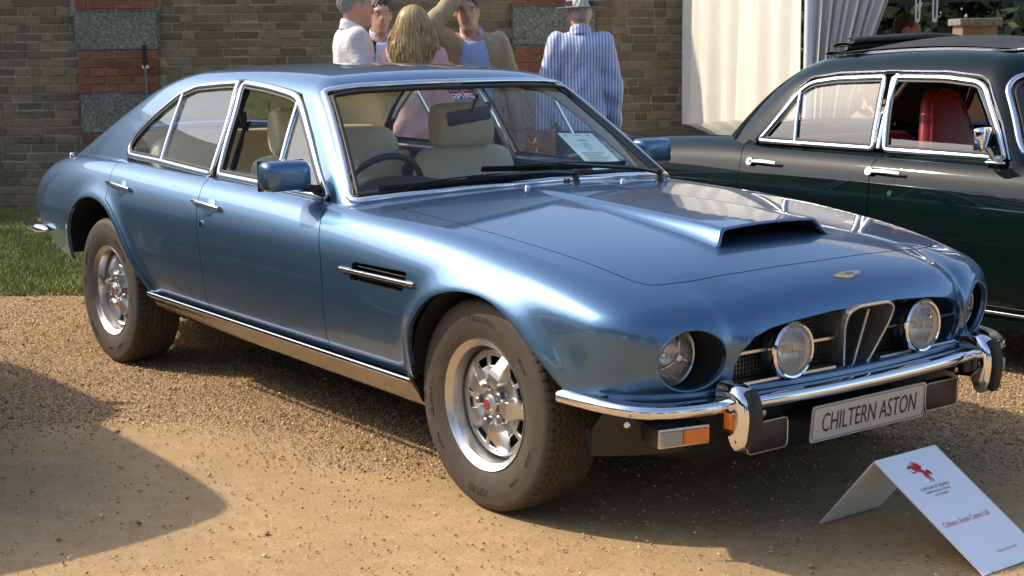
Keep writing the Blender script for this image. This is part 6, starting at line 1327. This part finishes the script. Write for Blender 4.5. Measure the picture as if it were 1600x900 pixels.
    if extra: extra(root, hd, k, hands)
    return root
M['eyewhite'] = simple('eye_white', (.62, .6, .57), .3); M['brow'] = simple('eyebrow', (.10, .06, .035), .8); M['lips'] = simple('lips', (.42, .17, .13), .5)
def short_hair(mat, back=.0):
    def f(root, hd, k):
        c1 = ell(hd+np.array([0, .022, .045])*k, (.085*k, .100*k, .100*k)); cut = lambda X, Y, Z: np.maximum(c1(X, Y, Z)+.004*np.sin(X*190)*np.sin(Z*120+Y*90), -((Z-hd[2])+.55*(Y-hd[1])+.035*k)*.8)
        sdfobj('hair', cut, hd-.14*k, hd+.17*k, .006, mat, root)
    return f
def long_hair(mat):
    def f(root, hd, k):
        b = uni([ell(hd+np.array([0, .028, .035])*k, (.098*k, .112*k, .112*k)), ell(hd+np.array([0, .055, -.10])*k, (.135*k, .085*k, .13*k)), ell(hd+np.array([-.095, .02, -.14])*k, (.065*k, .07*k, .12*k)), ell(hd+np.array([.095, .02, -.14])*k, (.065*k, .07*k, .12*k)), ell(hd+np.array([0, .08, -.20])*k, (.13*k, .06*k, .09*k))], .06)
        def g(X, Y, Z):
            a = np.arctan2(X-hd[0], Y-hd[1]); t = (hd[2]+.1-Z); wv = (.011*np.sin(a*17+np.sin(t*24)*1.6)+.007*np.sin(a*31+t*20)+.008*np.sin(t*42+a*4))*np.clip(t*5, 0, 1); return np.maximum(b(X, Y, Z)+wv, -(Y-hd[1]+.05*k))
        hr = sdfobj('hair', g, hd-np.array([.26, .15, .34])*k, hd+np.array([.26, .2, .18])*k, .007, mat, root)
        r = np.random.RandomState(2); n = 1500; m = 18; a = (r.rand(n)*2-1)*1.9; t = np.linspace(0, 1, m)[None]; z = hd[2]+(.135-(.40+.05*r.rand(n))[:, None]*t**1.0)*k; aa = a[:, None]+.10*np.sin(t*7+r.rand(n)[:, None]*6)*t; lo = np.zeros((n, m)); hi = np.full((n, m), .3)
        for _ in range(22):
            md_ = (lo+hi)/2; v = b(hd[0]+np.sin(aa)*md_, hd[1]+.02+np.cos(aa)*md_, z); hi = np.where(v > 0, md_, hi); lo = np.where(v > 0, lo, md_)
        rr = lo+(.004+.007*r.rand(n))[:, None]+.006*np.sin(t*16+r.rand(n)[:, None]*6.28)*t; P = np.stack([hd[0]+np.sin(aa)*rr, hd[1]+.02+np.cos(aa)*rr, z], -1); sd = np.stack([np.cos(aa), -np.sin(aa), 0*aa], -1)*.0019; V = np.stack([P-sd, P+sd], 2).reshape(-1, 3); F = [(i*2*m+j*2, i*2*m+j*2+1, i*2*m+j*2+3, i*2*m+j*2+2) for i in range(n) for j in range(m-1)]; o = mobj('hair_strands', V, F, M['strand'], hr, True); o['kind'] = 'stuff'
    return f
def strand_mat():
    m = NB('fair_strand'); b = m.bsdf((.4, .25, .1), .45); g = m.n('ShaderNodeNewGeometry'); m.l(m.ramp(g.outputs['Random Per Island'], [(0, (.20, .11, .04)), (.5, (.44, .28, .11)), (1, (.68, .50, .26))]), b.inputs['Base Color']); return m.m
M['strand'] = strand_mat()
HG = hair_mat('grey_hair', (.16, .15, .14), (.34, .33, .31)); HB = hair_mat('brown_hair', (.03, .018, .010), (.07, .04, .02)); HF = hair_mat('fair_hair', (.22, .125, .045), (.52, .36, .16), 45); HW = hair_mat('white_hair', (.42, .40, .37), (.6, .58, .54))
down = lambda s, o=.05: ((s*o, .015, -.29), (s*.01, -.04, -.26))
M['navy'] = fabric('navy_wool', (.012, .014, .026)); M['linen'] = fabric('white_linen', (.74, .69, .70)); M['pinkwool'] = fabric('pink_wool', (.72, .42, .40)); M['beige'] = fabric('beige_linen', (.44, .33, .20)); M['blueshirt'] = striped('blue_shirt', (.30, .40, .66), (.42, .51, .74), 42); M['paleshirt'] = fabric('pale_shirt', (.60, .64, .80), 18, .2); M['chino'] = fabric('chino', (.34, .27, .18)); M['dark'] = fabric('dark_trousers', (.02, .021, .028)); M['stripes'] = striped('striped_shirt', (.74, .75, .84), (.24, .30, .60), 13.5)
PI = math.pi; GP_ = 'visitors chatting by the wall'
person('man in a white linen jacket with grey hair, turned towards the others', 561, 9.25, PI*.60, 1.84, (down(1), ((-.05, -.06, -.28), (.04, -.20, -.06))), dict(top=M['linen'], legs=M['chino'], name='jacket', collar=M['linen'], hem=.80), hair=short_hair(HG))
person('man in a navy jacket and open pale shirt between white and pink jackets', 603, 10.1, .25, 1.80, (down(1, .10), down(-1, .12)), dict(top=M['navy'], legs=M['dark'], name='jacket', open=.10, shirt=M['paleshirt'], collar=M['paleshirt'], hem=.80), hair=short_hair(HB))
def strap(root, hd, k, hands):
    sweepobj('bag_chain', np.array([(.115, .105, 1.39*k), (.125, .135, 1.30*k), (.13, .16, 1.15*k), (.16, .17, 1.0*k)]), circ(.006, 6), M['badge'], root, np.array([1., 0, 0]))
person('woman with wavy fair hair in a pink jacket, seen from behind', 655, 9.05, PI*.97, 1.70, (down(1, .04), down(-1, .04)), dict(top=M['pinkwool'], legs=M['dark'], name='jacket', hem=.85), hair=long_hair(HF), fem=True, extra=strap)
person('man in a beige jacket and blue shirt shading his eyes with a raised arm', 748, 9.45, .10, 1.80, (((.10, .03, -.27), (.03, -.06, -.25)), ((-.13, -.19, .115), (.165, .06, .16))), dict(top=M['beige'], legs=M['chino'], name='jacket', open=.13, shirt=M['blueshirt'], collar=M['blueshirt'], hem=.78), head=(-.045, -.035), hair=short_hair(HB))
def hat(root, hd, k, hands):
    c = hd+np.array([0, .0, .042])*k; latheobj('hat', [(.0001, .105), (.05, .108), (.085, .095), (.098, .06), (.104, .005), (.112, 0), (.150, -.006), (.168, -.002), (.168, -.006), (.150, -.011), (.10, -.006)], M['straw'], root, 48, 'z', tuple(c), sharp=60); latheobj('hat_band', [(.1035, .036), (.1065, .035), (.1085, .006), (.105, .004)], M['navy'], root, 48, 'z', tuple(c))
    h_, d, s = hands[1]; boxobj('wristband', tuple(h_-d*.01), (.085, .085, .04), M['redband'], root, bev=.012)
M['straw'] = simple('grey_felt', (.25, .225, .20), .9, nscale=80, amt=.15, bump=.2); M['redband'] = simple('red_band', (.55, .06, .03), .6)
person('man in a blue striped shirt and brimmed hat, seen from behind beside the dark car', 915, 9.5, PI*1.02, 1.79, (((.085, .01, -.28), (.03, -.04, -.27)), ((-.075, .0, -.28), (-.01, -.09, -.24))), dict(top=M['stripes'], legs=M['dark'], name='shirt', collar=M['stripes'], hem=.90, ease=.018), hair=short_hair(HW), extra=hat, wide=.86)
person('dark haired person inside the marquee behind the dark car', 1422, 11.2, PI*.4, 1.66, (down(1), down(-1)), dict(top=M['navy'], legs=M['dark'], name='jumper'), hair=short_hair(HB))
